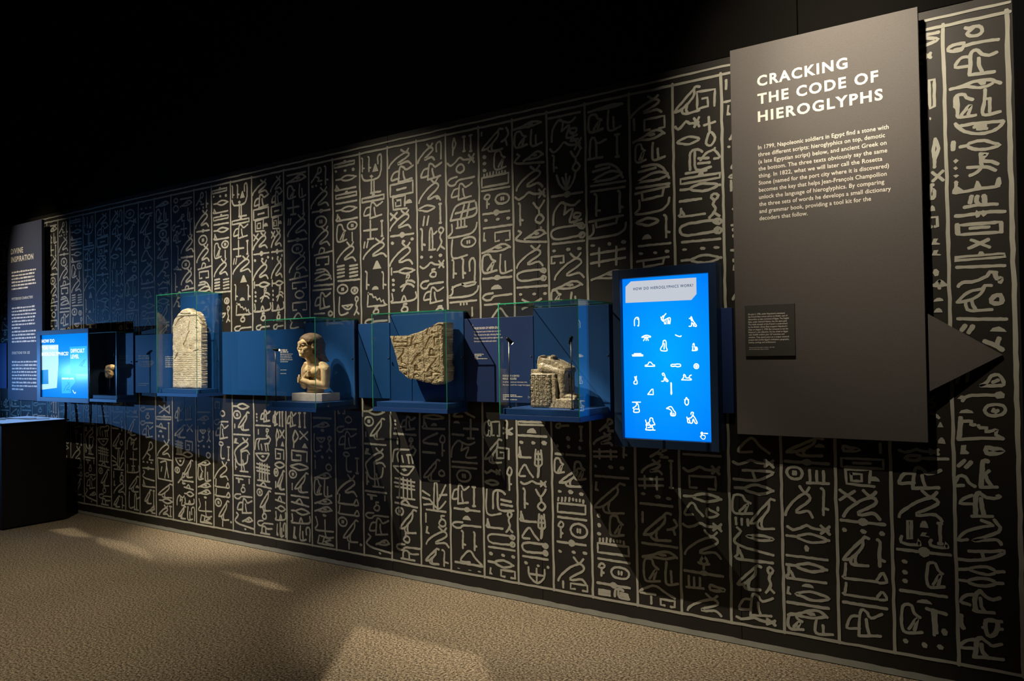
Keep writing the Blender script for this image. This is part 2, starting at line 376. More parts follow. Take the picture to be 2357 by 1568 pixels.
# ------------------------------------------------------------------ mural text, column by column (read off the wall)
TRACE = {'a': '''o470,290 500,310 560,305 600,270 590,235 545,225 520,240 495,265|455,240 490,245 520,230 575,225|445,370 380,380 320,405 310,435 360,445 420,430 440,400 520,375 620,355 740,340|360,432 430,415|490,640 500,560 500,470 525,435 565,435 600,465 660,475 725,450|490,645 600,630 705,617|570,500 575,560 600,615|485,490 430,495 390,530 370,580 485,570|325,770 430,740 520,705 600,690 670,685 715,700 760,715|380,758 470,745 560,755 640,740 690,715|*560,710 590,695 635,700 630,725 590,735|365,920 370,840 400,815 450,815 465,840 520,857|370,915 390,960 395,1010 545,990|385,830 392,900 385,1000|420,990 470,930 505,905 480,985|625,770 620,870 610,985 755,960|665,850 665,960|635,850 670,848|370,1065 400,1085 520,1065 780,1040|375,1080 450,1130 540,1150 650,1140 740,1100 785,1045|530,1095 580,1085 630,1080|560,1110 640,1105|!352,1225 350,1285|410,1265 475,1252|o470,1250 530,1220 620,1210 700,1230 755,1245 690,1270 600,1285 520,1280|*350,1385 375,1365 400,1380 370,1408|*350,1445 375,1430 392,1448 372,1465|*350,1510 380,1500 403,1508 375,1530|*355,1570 380,1558 400,1565 378,1592|585,1320 590,1400 600,1430 560,1480 495,1510|585,1325 650,1325 610,1350 605,1385|610,1385 680,1390 735,1410|475,1440 600,1435 660,1440 715,1465''',
'b': '''375,70 375,120 355,165 470,150 600,125 740,105 745,40|*360,168 365,100 400,115 430,135 450,150|*525,138 550,60 570,65 605,128|*705,108 725,40 760,40 755,115|!510,195 495,250|!560,195 550,240 575,265|!615,190 625,250|445,290 560,270 730,262|370,365 450,358 540,345 640,330 795,325|*535,345 550,312 575,330 590,345 575,372 550,380|*585,345 605,312 640,325 640,350 610,372|-o390,445 760,415 765,500 395,525|!385,440 390,515|!765,425 765,500|495,470 660,457|505,570 560,590 665,632|655,565 580,600 485,640|-o370,720 790,690 800,710 370,745|*560,700 575,668 605,668 625,695|380,805 795,790|395,970 430,935 540,925 640,880 665,845 725,850|!710,860 730,900 765,900 755,930|385,1105 450,1040 520,1005 600,990 620,960 680,962|620,970 590,1030 500,1085 385,1105|460,1110 465,1150 500,1178 685,1168|510,1090 520,1130 545,1165|!o680,1105 700,1055 755,1045 770,1090 745,1115|390,1247 540,1250 810,1250|!455,1305 425,1345|!520,1310 485,1365|*665,1355 690,1325 745,1312 790,1335 812,1360|!620,1440 710,1475 775,1515|!745,1415 725,1470''',
'c': '''590,325 640,300 680,245 740,235 770,270 785,320 700,330 590,330|690,300 740,280|430,460 490,415 700,410|*690,410 720,385 760,375 795,400 790,435 730,442|o620,540 650,500 720,490 780,500 800,540 770,575 710,588 650,580|690,550 700,530|715,560 735,540|*400,565 420,540 470,530 515,545 528,565|!415,605 410,700 400,790|410,790 600,780 780,785|430,635 510,635 500,665 540,665|570,670 580,690 640,690 630,725 690,715 725,710 720,750 780,785|*420,840 465,838 460,880 490,905 480,918 410,918|!o640,860 700,870 780,888 720,910 640,910|450,970 395,1020|!505,985 460,1030|!650,980 605,980 600,1080 590,1200|590,1200 730,1200|660,1060 630,1090 650,1150 680,1190|440,1185 365,1180 400,1105 455,1110 490,1165 540,1195|515,1270 440,1300 410,1340 515,1345|!545,1440 545,1280 580,1250|580,1250 640,1290 720,1295 755,1280|*710,1270 745,1258 765,1285 740,1300|!590,1300 600,1380 615,1445|510,1450 690,1452|*385,440 420,410 455,420 440,450|380,300 420,200 450,160 480,200 470,290''',
'd': '''740,345 660,350 720,280 850,240 960,225|860,180 930,205 950,225|970,175 995,210 1020,240 1005,280 900,320 785,355 900,350 1000,350 1030,390|750,445 900,450 1055,445 1020,480 900,515 770,525 650,515|865,450 880,515|655,602 760,602|o750,602 850,580 930,590 985,625 930,650 840,635|980,625 1055,625|650,692 745,706|o740,705 830,680 930,690 985,725 900,748 800,735|980,722 1045,725|!810,960 800,870 820,810 850,790|850,790 900,840 960,865 1020,850|790,820 720,830 680,880 760,910|790,955 850,970 970,980|850,850 860,920 890,970|!685,1000 680,1060 705,1110|!o900,1050 985,1050 1000,1110 960,1175 915,1170 895,1110|890,1045 1035,1055|870,1105 900,1110|990,1120 1040,1120|!800,1350 815,1280 820,1210 860,1195|860,1195 920,1240 960,1265 1035,1250|805,1210 720,1220 675,1275 790,1285|790,1360 900,1365 1050,1382|!860,1250 870,1320 920,1370'''}
REG = dict(a=(2100, 0, 3.7333), b=(2100, 400, 3.7333), c=(2100, 800, 3.7333), d=(2030, 1150, 3.752), e=(1660, 980, 2.6667), f=(1250, 950, 2.751),
           g=(1340, 120, 3.137), h=(960, 220, 3.135), i=(880, 940, 3.267), j=(560, 920, 3.919), k=(380, 900, 4.354), l=(140, 900, 4.612),
           m=(700, 320, 3.485), n=(480, 380, 3.92), o=(290, 400, 4.128), p=(90, 460, 4.614))
SRC = '''
B4 d 40 590:pfoot 105 480 -280 -90;sn 105 480 -80 165;reedbox 165 225 180 335;cup 120 285 320 385;loaf 285 362 180 240;boot 285 370 280 318;bonev 430 490 200 380;cup 375 522 350 408;bolt 85 545 405 495;dot 118 175 510 548;dot 118 175 600 640;dot 118 175 675 715;seat 335 495 535 760;bar 100 503 770 840;loaf 243 380 855 890;seat 103 295 890 1150;gam 328 495 935 1165;dot 110 165 1190 1230;dot 275 330 1220 1270;dot 405 470 1240 1285;dot 448 505 1105 1165
B1 e 50 360:hookA 110 295 80 165;wave 75 320 195 250;A2 78 308 270 345;lens2 85 315 360 420;seat 65 195 420 545;bird 175 318 445 635;vbar 80 95 565 605;vbar 115 130 570 608;vbar 150 168 575 612;viper 75 305 635 785;lens 150 308 670 705;arm 80 300 745 840;bird 90 232 850 1005;ropev 255 308 868 1025;pfoot 92 298 1030 1170;wave 80 312 1165 1230
B2 e 365 675:bird 400 610 70 185;loaf 560 618 110 135;bolt 388 638 205 245;circ 395 490 250 330;threebar 513 635 275 360;sn 385 540 370 555;flagv 585 632 385 545;wave 395 640 592 655;lens2 388 632 658 715;dot 488 518 730 770;bar 385 620 790 822;lens2 385 615 838 890;arm 380 610 880 955;boot 375 410 980 1035;loaf 470 540 965 990;lens 435 622 1015 1070;bar 385 620 1080 1115;eye 388 612 1120 1180;seat 385 480 1150 1265;foot 535 640 1185 1305
B3 e 680 1015:drop 730 830 125 158;vbar 945 970 110 165;boxin 712 978 200 260;gate 732 915 265 370;loaf 880 950 310 340;X 703 795 395 460;sn 725 945 395 565;bolt 705 975 565 615;dot 710 745 622 650;dot 822 865 632 662;dot 935 975 645 675;bird 718 875 675 855;flagv 918 970 700 860;arm2 710 978 855 960;arm2 710 975 975 1060;bar 710 975 1080 1115;pfoot 725 945 1120 1290
XL f 65 320:hook 95 180 70 100;bonev 245 275 90 180;dot 160 190 150 180;dot 95 112 200 222;dot 165 190 205 228;dot 240 262 212 238;bar 160 285 262 282;bar 90 140 255 270;seat 80 150 285 385;seat 210 290 310 430;bird 115 265 350 470;dot 100 128 490 508;dot 168 205 490 518;dot 240 272 505 530;ticks 100 275 535 570;box 95 285 578 640;bar 100 285 660 685;key 95 140 688 790;circ 180 292 705 795;bolt 92 280 805 852;dot 98 122 868 888;dot 185 215 875 895;dot 255 290 880 902;sn 95 280 915 1080;vbar 115 140 1068 1115;house 170 290 1085 1150
YL f 325 595:kneel 380 470 40 120;sn 345 460 130 205;grid 345 485 235 295;flagv 515 545 215 285;dot 345 365 330 350;dot 430 465 335 358;dot 500 530 340 365;bar 350 555 395 425;boot 345 372 435 500;bird 345 530 445 640;dot 355 382 640 668;dot 358 384 700 728;dot 355 384 758 780;seat 435 525 650 785;ticks 370 525 795 830;box 355 550 835 900;bar 360 552 925 955;key 355 405 955 1035;circ 437 550 980 1055;bolt 352 550 1075 1115;bars 362 430 1125 1170;bigseat 460 545 1120 1235
ZL f 600 870:kneel 690 805 215 285;sn 640 765 300 385;bonev 800 840 305 480;grid 620 770 405 485;dot 630 662 505 525;dot 715 755 520 545;dot 785 820 535 555;bar 628 825 568 600;vbar 628 652 630 695;bird 645 815 630 810;chook 790 850 680 775;bar 635 848 825 855;eye 635 845 875 930;seat 640 745 920 1075;foot 770 850 950 1090;hookA 600 830 1100 1155;vbar 670 700 1165 1235;house 738 832 1185 1240
AL f 880 1175:bar 905 1130 255 285;wave 905 1125 325 385;house 932 1105 400 485;lens2 905 1130 510 565;hookA 905 1020 575 650;drop 1040 1110 610 665;vbar 1085 1130 600 620;wave 895 1130 685 740;sn 905 1120 745 910;tulip 985 1050 910 990;bolt 900 1130 1000 1035;threebar 910 1015 1040 1115;drop 1050 1140 1095 1130;sn 915 1115 1145 1300
Y g 65 345:eye 85 305 335 405;seat 85 185 435 570;foot 205 292 410 555;pst 70 200 605 765;bonev 245 290 590 755;swallow 100 300 800 925;bar 95 315 930 965;bar 95 310 970 1005;flagv 110 155 1020 1180;flagv 262 300 1000 1155;deskbox 80 295 1190 1260;basketL 75 315 1235 1335;dot 85 120 1385 1405;dot 195 222 1370 1398;dot 280 315 1358 1385;grid 88 305 1410 1540;eye 88 305 1580 1640
Z g 360 680:sn 370 600 260 450;vbar 385 410 480 560;house 465 628 465 555;eye 385 620 565 635;seat 400 485 655 795;foot 520 620 645 770;swallow 412 645 805 930;bar 402 648 945 985;deskbox 395 645 980 1065;basketL 395 645 1055 1160;lens 402 565 1195 1255;flagv 597 645 1175 1335;loaf 440 512 1315 1350;bar 413 648 1375 1405;dot 413 448 1445 1465;dot 520 552 1438 1460;dot 603 640 1425 1450;deskbox 400 635 1485 1550
AA g 690 1030:bird 700 885 205 440;sbox 858 990 270 400;wave 707 880 465 550;ankh 908 985 465 670;lens 718 875 605 665;bigseat 805 950 695 845;bigarm 880 1012 695 785;bar 775 920 850 875;pool 738 1010 885 935;lens2 735 1010 945 1005;bar 730 880 1050 1085;ropev 930 1005 1020 1190;arm 722 905 1120 1185;ropeloop 725 1020 1215 1320;bar 738 1005 1345 1375;dot 738 775 1415 1435;dot 862 905 1405 1428;dot 955 1000 1400 1422;lens2 733 1008 1465 1525
BB g 1035 1400:vbar 1058 1085 165 260;lens2 1055 1300 300 360;boot 1070 1100 375 455;sn 1100 1350 400 600;dot 1080 1100 615 635;dot 1070 1095 670 690;bird 1100 1300 640 850;hook 1080 1350 865 890;vbar 1083 1100 925 1000;house 1120 1330 950 1060;circ 1150 1290 1080 1180;dot 1095 1115 1125 1140;dot 1090 1110 1270 1295;bar 1090 1350 1220 1250;dot 1092 1110 1315 1340;lens2 1085 1350 1390 1450;dot 1090 1112 1490 1520;boot 1092 1112 1535 1580;sn 1090 1350 1600 1780
BR a -230 255:bar -40 225 245 285;lens -60 220 330 405;wave -80 165 470 520;reedbox 130 195 690 930;dot 135 152 1010 1035;feather 145 205 1200 1440;X 150 235 1480 1560;bird -150 90 560 900;circ -140 60 1000 1150;sn -180 90 1200 1450;lens2 -180 90 1480 1560
BR b -230 305:ringt 150 208 90 210;loaf 158 205 270 320;house 150 222 370 460;boot 165 240 555 610;boot 165 245 655 705;dot 172 225 820 880;tulip 170 288 925 985;loaf 172 255 1065 1098;loaf 172 245 1155 1195;sn -170 120 100 330;bar -170 120 380 420;eye -170 120 470 560;seat -160 -20 580 800;foot 0 110 600 800;lens2 -170 120 860 950;bird -170 100 990 1200;bar -170 230 1290 1320
BR c -230 315:tri 185 235 640 685;loaf 185 250 770 825;hook -100 268 930 975;wave -150 195 860 910;sn -180 200 420 600
T h 10 220:sn 20 140 310 475;candy 150 195 305 455;pfoot 40 190 485 605;sn 25 178 600 765;dot 143 175 718 748;lens 20 138 790 838;bonev 163 190 780 920;slashes 50 98 872 935;flagv 28 68 960 1115;pst 92 150 950 1115;ropev 150 205 950 1115;dot 28 52 1155 1178;dot 95 120 1155 1175;dot 160 188 1140 1165;wave 28 200 1185 1250;ringt 92 150 1250 1310;hook 30 190 1330 1390;pfoot 48 192 1380 1500;ringt 130 195 1520 1560;bar 20 190 1600 1630
U h 235 455:feather 270 310 270 425;bonev 345 375 245 400;bonev 388 420 245 400;wave 235 430 420 500;ring 305 360 488 558;hook 245 425 575 640;pfoot 268 410 630 750;gridcoil 262 432 770 890;threebar 300 372 895 955;basketL 248 438 920 1015;L 260 372 1035 1170;circ 330 430 1020 1092;flagv 265 298 1185 1315;flagv 330 360 1175 1315;candy 380 428 1175 1335;boat 265 420 1350 1395;basketL 245 440 1375 1455;barcomb 252 428 1480 1510;vbar 385 412 1530 1590
V h 470 700:vbar 485 500 230 285;bird 495 640 190 400;chook 625 675 230 365;dot 495 525 425 455;dot 495 525 475 500;dot 495 525 525 550;seat 575 660 390 530;ticks 503 655 540 575;box 487 675 570 650;bar 487 680 655 690;key 497 550 710 810;circ 580 677 705 780;bolt 495 675 820 868;dot 500 528 888 912;dot 582 610 880 902;dot 652 680 872 895;bar 497 688 930 960;boot 492 515 985 1055;house 570 680 978 1050;eye 485 678 1075 1130;seat 482 590 1140 1280;foot 600 685 1145 1278;bolt 487 682 1295 1335;loaf 540 618 1365 1398;hook 485 680 1420 1475;bar 497 600 1500 1515;hookA 540 680 1540 1630
W h 715 955:eye 728 918 160 225;seat 728 825 248 370;foot 840 922 235 355;eye 790 928 405 460;viper 730 932 405 500;sn 740 920 510 670;wave 730 942 672 745;flagv 748 785 775 935;yfork 858 935 760 918;dot 898 915 943 957;eye 790 938 970 1030;viper 732 942 965 1070;sn 735 915 1085 1235;ropeloop 735 935 1255 1340;bar 735 942 1368 1392;dot 745 772 1425 1445;dot 838 868 1422 1442;dot 912 940 1418 1440;X 770 900 1470 1540
X h 975 1240:bolt 988 1208 80 140;manP 1008 1185 155 310;coil 1110 1200 230 320;wave 995 1215 300 400;flagv 1005 1045 425 545;yfork 1140 1208 385 540;flower 1040 1170 560 675;bolt 1003 1215 685 735;manP 1010 1205 755 920;coil 1125 1220 845 925;ropeloop 995 1225 935 1035;bar 1003 1222 1040 1075;dot 1000 1028 1108 1130;dot 1095 1130 1095 1122;dot 1170 1205 1090 1115;house 990 1083 1155 1210;sn 1015 1215 1140 1320;eye 998 1205 1340 1400;seat 985 1065 1400 1490;foot 1120 1190 1420 1500
P m 50 240:kneel 65 160 205 345;flagv 170 205 200 360;dot 70 90 370 392;dot 100 118 362 384;dot 142 158 352 372;sn 65 205 390 545;bolt 75 215 560 595;circ 97 190 618 705;sn 75 210 705 860;crook 80 240 870 930;house 97 207 945 1012;swallow 85 222 1040 1135;bar 85 230 1160 1185;bar 75 220 1198 1220;pfoot 88 212 1230 1365;bar 85 165 1392 1412;ring 195 228 1380 1422
Q m 245 455:pool 258 415 165 218;dot 260 282 248 268;dot 330 355 240 262;dot 392 418 228 256;lens2 270 428 290 335;arm 262 425 360 405;pool 268 428 430 470;bar 270 430 490 522;lens2 270 430 540 585;arm 268 432 595 652;seat 272 352 680 825;circ 355 430 662 725;vbar 382 402 750 815;sn 270 415 830 985;bars 275 328 1018 1108;bars 370 430 1012 1102;bar 278 445 1122 1145;circ 272 355 1168 1242;circ 380 430 1190 1240;L 280 355 1265 1412;eyebowl 308 392 1330 1368;ropev 398 438 1265 1410
R m 460 675:flagv 470 497 120 262;flagv 522 548 115 258;candy 598 635 105 250;tri 558 605 195 260;yman 475 628 270 435;pool 475 645 455 500;pfoot 485 635 505 635;plus 485 592 655 805;bonev 615 640 655 780;slashes 483 522 825 872;sn 480 658 800 955;tri 552 620 975 1042;flagv 492 525 1062 1205;flagv 618 655 1068 1200;loaf 545 598 1180 1210;stairs 508 662 1230 1340;ringt 548 602 1345 1405;hook 490 658 1440 1490
S m 690 910:sn 695 870 45 215;pfoot 715 885 215 345;boxin 707 885 345 450;gate 722 835 455 570;loaf 822 875 482 515;X 710 760 592 650;sn 705 862 575 725;bolt 708 882 745 795;dot 708 735 822 850;dot 792 820 808 832;dot 858 885 788 815;sn 700 870 835 1010;vbar 703 722 1035 1090;lens2 728 888 1035 1082;dot 712 738 1120 1145;dot 712 738 1158 1182;dot 712 738 1200 1225;legs 780 885 1085 1215;prong 708 892 1235 1310;ringt 778 840 1320 1390;hook 730 880 1430 1480
O n 705 910:bar 735 885 45 90;eye 730 888 90 150;seat 735 805 180 300;foot 828 885 165 285;plus 735 830 315 445;bonev 850 880 310 440;slashes 735 765 485 535;sn 735 890 450 630;bolt 738 890 655 695;circ 768 858 712 795;sn 745 885 790 960;crook 740 895 965 1035;house 765 888 1055 1115;ring 790 865 1130 1205;house 765 890 1235 1312;hookA 750 905 1340 1470
GG o 0 118:circ 12 85 340 420;wave 0 100 425 475;bird 0 85 490 625;kneel 5 100 640 780;wave 0 105 815 865;vbar 3 20 880 930;ring 65 100 878 935;eye 20 105 965 1020;seat 8 50 1030 1160;foot 68 108 1025 1160;ringt 25 95 1185 1280;bar 10 110 1290 1310;eyebowl 15 80 1320 1410;flagv 90 112 1345 1490;house 10 80 1410 1475
HH o 120 265:dot 140 160 325 345;dot 180 200 318 338;dot 220 240 312 332;hook 135 245 365 415;bird 135 240 405 580;seat 175 235 590 710;hookA 145 245 730 825;sn 140 245 845 975;prong 145 255 990 1045;bar 145 255 1075 1095;tulip 165 240 1110 1215;lens2 148 262 1235 1280;hook 148 260 1300 1350;tripod 150 260 1355 1475
II o 270 428:eye 285 405 270 310;seat 285 345 335 460;foot 358 400 325 450;lens 290 400 475 520;circ 315 385 535 612;wave 290 405 605 675;bird 295 400 680 820;tri 300 330 695 730;kneel 290 410 840 980;dot 350 365 985 1000;dot 390 405 980 995;wave 300 410 1010 1060;house 305 395 1085 1140;lens 295 400 1185 1240;circ 288 340 1255 1315;bird 310 405 1245 1420;bird 310 400 1440 1540
JJ o 432 640:ring 455 495 225 280;ring 448 500 300 370;kneel 485 555 390 455;hook 440 510 480 540;pfoot 450 520 545 660;flagv 475 515 685 860;lidtri 450 520 880 920;flagv 455 485 945 1115;bar 515 620 220 250;eye 515 620 260 310;foot 580 620 325 440;plus 520 575 465 585;bonev 595 615 455 580;sn 520 630 590 750;bolt 520 625 780 808;circ 525 598 825 905;sn 520 620 900 1050;crook 520 630 1065 1110;kneel 445 520 1120 1270
sL i 78 292:dot 103 122 85 105;dot 103 122 112 132;dot 103 122 142 162;pfoot 155 260 60 165;bar 100 265 185 208;vbar 120 138 230 268;coil 200 250 225 290;lion 90 265 290 415;eyebowl 97 250 430 505;combgrid 100 250 515 680;lidtri 105 268 688 740;circ 108 168 745 805;bird 140 260 760 940;ringt 160 215 935 1010;hook 112 288 1025 1075;pst 145 270 1075 1170
tL i 295 520:lens 320 480 50 85;arm 315 485 85 165;loaf 380 430 110 135;lt 322 430 185 275;key 440 490 200 360;bar 315 408 322 342;bird 320 445 385 550;ring 435 480 465 515;spiky 310 495 570 775;vbar 322 345 790 855;ringt 425 490 805 890;boot 328 360 885 945;sn 335 505 890 1035;bird 330 430 1050 1185;flagv 445 500 1070 1200
uL i 525 768:hookA 555 710 20 65;loaf 555 605 95 115;plus 630 735 85 230;bar 545 630 188 212;manP 535 720 240 375;bar 543 725 398 418;bar 540 720 438 458;circ 575 680 465 555;pfoot 535 665 570 725;bonev 682 718 590 740;bolt 552 740 745 785;loaf 613 675 808 842;hook 540 745 860 910;flagv 600 635 925 1055;flagv 690 715 935 1070;hookA 595 750 1080 1165;bar 555 755 1150 1195;dot 568 592 1200 1220;dot 648 675 1215 1240;dot 718 745 1222 1248
vL i 775 1025:ropeloop 780 830 90 215;house 840 905 95 215;flagv 930 990 90 225;X 930 995 150 195;bird 780 915 230 415;sbox 875 970 298 385;wave 780 900 455 495;lens 778 890 540 580;key 945 990 440 615;L 785 905 615 805;bigseat 845 995 625 770;ropev 938 988 780 935;arm 795 915 840 908;ropeloop 803 1000 945 1030;bar 808 1000 1042 1072;dot 808 840 1080 1108;dot 898 930 1095 1118;dot 972 1003 1105 1132;lens2 805 990 1140 1195;boot 810 835 1195 1260;house 892 1003 1220 1290
wL i 1028 1292:pool 1040 1240 100 130;loaf 1105 1182 150 188;bar 1040 1255 192 225;dot 1045 1082 245 270;dot 1138 1172 248 275;dot 1212 1258 245 280;arm 1030 1135 295 380;combhand 1158 1225 315 520;hookA 1040 1150 430 515;wave 1055 1248 535 585;flagv 1065 1108 605 750;yfork 1170 1248 610 770;arm 1045 1168 785 860;combhand 1178 1240 800 980;hookA 1060 1185 905 985;ropeloop 1058 1250 1010 1095;bar 1062 1250 1105 1145;dot 1070 1100 1150 1175;dot 1165 1190 1175 1195;dot 1238 1262 1185 1208;cupcross 1105 1225 1205 1320
oL j 415 625:pfoot 425 500 110 250;bonev 515 545 120 250;bonev 560 585 120 255;feather 450 525 280 435;X 530 595 290 365;tri 545 595 395 440;sbox 455 592 465 560;lens 448 598 580 640;circ 438 500 640 710;bird 485 595 660 840;vbar 455 470 760 815;bar 452 598 862 890;lidtri 455 598 895 960;lens2 455 605 985 1040;prong 455 605 1045 1125;boot 465 495 1145 1285;foot 520 575 1145 1295;candy 570 612 1155 1310
pL j 635 858:bar 655 820 150 185;eye 655 805 205 255;dot 720 760 265 295;L 655 725 310 470;eyebowl 685 765 345 385;dot 712 745 410 440;ropev 775 825 335 475;dot 655 680 500 525;dot 720 750 505 535;dot 790 815 515 540;vbar 655 682 550 625;ring 765 820 580 645;eye 660 815 660 720;seat 658 730 715 865;foot 745 820 735 880;eye 660 820 895 950;eye 660 820 965 1020;dot 730 770 1035 1060;branch 660 830 1070 1240;zig 685 830 1235 1355
qL j 862 1105:house 885 950 60 130;ring 950 1010 150 215;hook 870 1050 240 300;pfoot 890 1050 290 450;stickball 915 1010 480 650;bonev 1030 1075 530 670;sn 875 1045 680 865;arm2 880 1060 870 960;arm2 880 1065 970 1055;circ 880 960 1065 1145;bird 925 1055 1085 1290;vbar 960 985 1300 1360;dot 1065 1090 1300 1325
rL j 1108 1352:lens2 1120 1300 80 140;circ 1118 1205 155 240;bird 1175 1300 170 360;vbar 1125 1145 295 335;bar 1120 1310 392 420;boot 1115 1180 440 500;sn 1130 1300 440 600;ka 1130 1285 590 790;flagv 1130 1155 660 765;bar 1125 1310 820 850;gam 1145 1225 860 905;vbar 1285 1305 870 915;ringt 1195 1255 925 1005;hook 1125 1325 1025 1080;pfoot 1155 1325 1070 1230;viper 1130 1340 1230 1375;eye 1215 1330 1265 1320;dot 1235 1260 1380 1420
gL l 708 858:wave 715 830 200 240;bar 720 840 258 290;bird 735 815 300 475;manP 725 830 490 625;plus 755 825 650 805;prong 725 845 790 875;bird 745 845 905 1075;loaf 810 850 1005 1035;L 740 800 1080 1245;pst 795 870 1095 1270
hL l 862 1028:hook 870 1010 175 220;ringt 920 970 235 295;hook 870 1000 320 365;pfoot 890 1000 365 500;kneel 885 1005 540 740;dot 890 910 745 765;dot 930 950 750 770;dot 970 990 755 775;bolt 890 1005 805 845;viper 890 1010 855 955;arm 890 1015 955 1030;bird 910 980 1050 1200;bonev 990 1015 1060 1230;kneel 920 1020 1235 1330
iL l 1030 1196:starX 1065 1165 150 245;pool 1035 1180 270 310;lidtri 1030 1130 345 400;bonev 1145 1168 340 525;loaf 1060 1095 415 440;dot 1050 1068 465 495;dot 1090 1110 470 500;sn 1045 1165 530 695;frameP 1045 1190 720 950;bird 1050 1190 985 1135;lens2 1060 1190 1145 1195;sn 1060 1150 1215 1355;bonev 1150 1190 1225 1340
jL k 85 325:pfoot 110 190 165 305;threebar 215 285 160 300;bird 105 220 340 470;X 235 290 340 410;combgrid 110 190 490 640;sbox 215 290 505 600;lens 190 290 610 670;eyebowl 110 210 665 750;circ 105 155 765 820;bird 200 290 690 870;kneel 135 215 820 930;bar 200 295 895 920;lidtri 200 295 940 990;lens2 205 300 1010 1060;manP 125 205 1040 1150;prong 205 300 1080 1140;bird 140 215 1155 1290;foot 230 285 1165 1310;candy 270 325 1170 1320
'''
MUR = {}
for ln in SRC.strip().splitlines():
    head, body = ln.split(':'); nm, rg, xl, xr = head.split(); ox, oy, s = REG[rg]; xl, xr = float(xl), float(xr)
    pxc = ox+(xl+xr)/2/s; ent = MUR.setdefault(nm, [])
    for it in body.split(';'):
        g, a, b, c, d = it.split(); a, b, c, d = map(float, (a, b, c, d))
        z0 = world_at(pxc, oy+c/s, 0).z; z1 = world_at(pxc, oy+d/s, 0).z
        # shear back: boxes were read at the glyph centre, columns at theirs
        gx = ox+(a+b)/2/s; dz = world_at(gx, oy+(c+d)/2/s, 0).z-world_at(pxc, oy+(c+d)/2/s, 0).z
        ent.append((g, (a-xl)/(xr-xl), (b-xl)/(xr-xl), z0+dz, z1+dz))
XS = [-7.736, -7.526, -7.307, -7.073, -6.861, -6.622, -6.399, -6.181, -5.945, -5.708, -5.4, -5.179, -4.946, -4.699, -4.347, -4.088, -3.854, -3.601,
      -3.358, -3.117, -2.886, -2.642, -2.406, -2.178, -1.94, -1.685, -1.45, -1.204, -.962, -.729, -.510, -.277, -.057]
UPR = ['O', 'P', 'Q', 'R', 'S', 'T', 'GG', 'HH', 'II', 'JJ', 'P', 'Q', 'R', 'S+', 'O', 'P', 'Q', 'R', 'S', 'T', 'U', 'V', 'W', 'X', 'Y', 'Z', 'AA', 'BB', '', '', 'BR', '']
LOW = ['oL', 'pL', 'qL', 'rL', 'sL', 'tL', 'gL', 'hL', 'iL', 'jL', 'pL', 'qL', 'rL', 'sL+', 'oL', 'pL', 'qL', 'rL', 'sL', 'tL', 'uL', 'vL', 'wL', 'XL', 'YL', 'ZL', 'AL', 'B1', 'B2', 'B3', 'B4', '']
# columns beyond the far text panel
XS = [-8.95, -8.72, -8.5, -8.27, -8.03] + XS; UPR = ['Q', 'R', 'S', 'P', 'T'] + UPR; LOW = ['rL', 'sL', 'tL', 'gL', 'hL'] + LOW
ZT, ZB, ZTO = 2.694, .100, 2.732
# evaluation bench: text and fused volumes are turned into meshes in a scratch scene of their own
BENCH = bpy.data.scenes.new('bench')
def bake(o):
    BENCH.collection.objects.link(o); vl = BENCH.view_layers[0]; vl.update()
    return bpy.data.meshes.new_from_object(o.evaluated_get(vl.depsgraph))
# ------------------------------------------------------------------ structure
def struct(o): o['kind'] = 'structure'; return o
fl_ = struct(box('floor', -13, 6, -8, .3, -.1, 0, 'carpet', bev=0))
struct(box('ceiling', -13, 6, -8, .4, 5.7, 5.8, 'hall_black', bev=0))
struct(box('wall_left', -13.1, -13, -8, .4, 0, 5.7, 'hall_black', bev=0))
struct(box('wall_rear', -13, 6, -8.1, -8, 0, 5.7, 'hall_black', bev=0))
wall = struct(box('wall_back', -13, 6, .02, .3, 0, 5.7, 'hall_black', bev=0))
struct(box('wall_right', -.034, .35, -.24, .02, 0, 5.7, 'hall_black', bev=.003))
SEAM = [-10.0, -8.9, -7.8, -6.68, -5.547, -4.464, -3.355, -2.25, -1.157, -.036]
for a, b in zip(SEAM, SEAM[1:]):
    box('wall_panel', a+.0012, b-.0012, 0, .02, .0, 2.772, 'wall_black', wall, .0008)
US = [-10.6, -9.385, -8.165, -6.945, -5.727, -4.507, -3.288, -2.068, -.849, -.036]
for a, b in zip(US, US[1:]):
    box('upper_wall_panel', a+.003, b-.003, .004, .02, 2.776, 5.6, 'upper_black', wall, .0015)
INKY = -.0012; WD = .0132
def column_ink(i):
    ink = Ink(INKY); xa, xb = XS[i], XS[i+1]; wdt = xb-xa
    def put(key, a, b):
        for g, u0_, u1_, z0, z1 in MUR[key]:
            u0_ = min(max(u0_, .05), .9); u1_ = max(min(u1_, .95), .1)
            draw(ink, g, a+(b-a)*u0_, a+(b-a)*u1_, min(z0, ZT-.03), max(z1, ZB+.02), WD*R.uniform(.9, 1.08))
    for key in (UPR[i], LOW[i]):
        if not key: continue
        if key.endswith('+'):
            k = key[:-1]; mid = xa+wdt*.55; put(k, xa, mid+.02); put({'S': 'S', 'sL': 'oL'}[k], mid+.01, xb)
        else: put(key, xa, xb)
    return ink
for i in range(len(XS)-1):
    k = column_ink(i)
    if k.v: k.build('glyph_column', 'mural_ink', wall)
ink = Ink(INKY)                       # the widest column, stroke by stroke
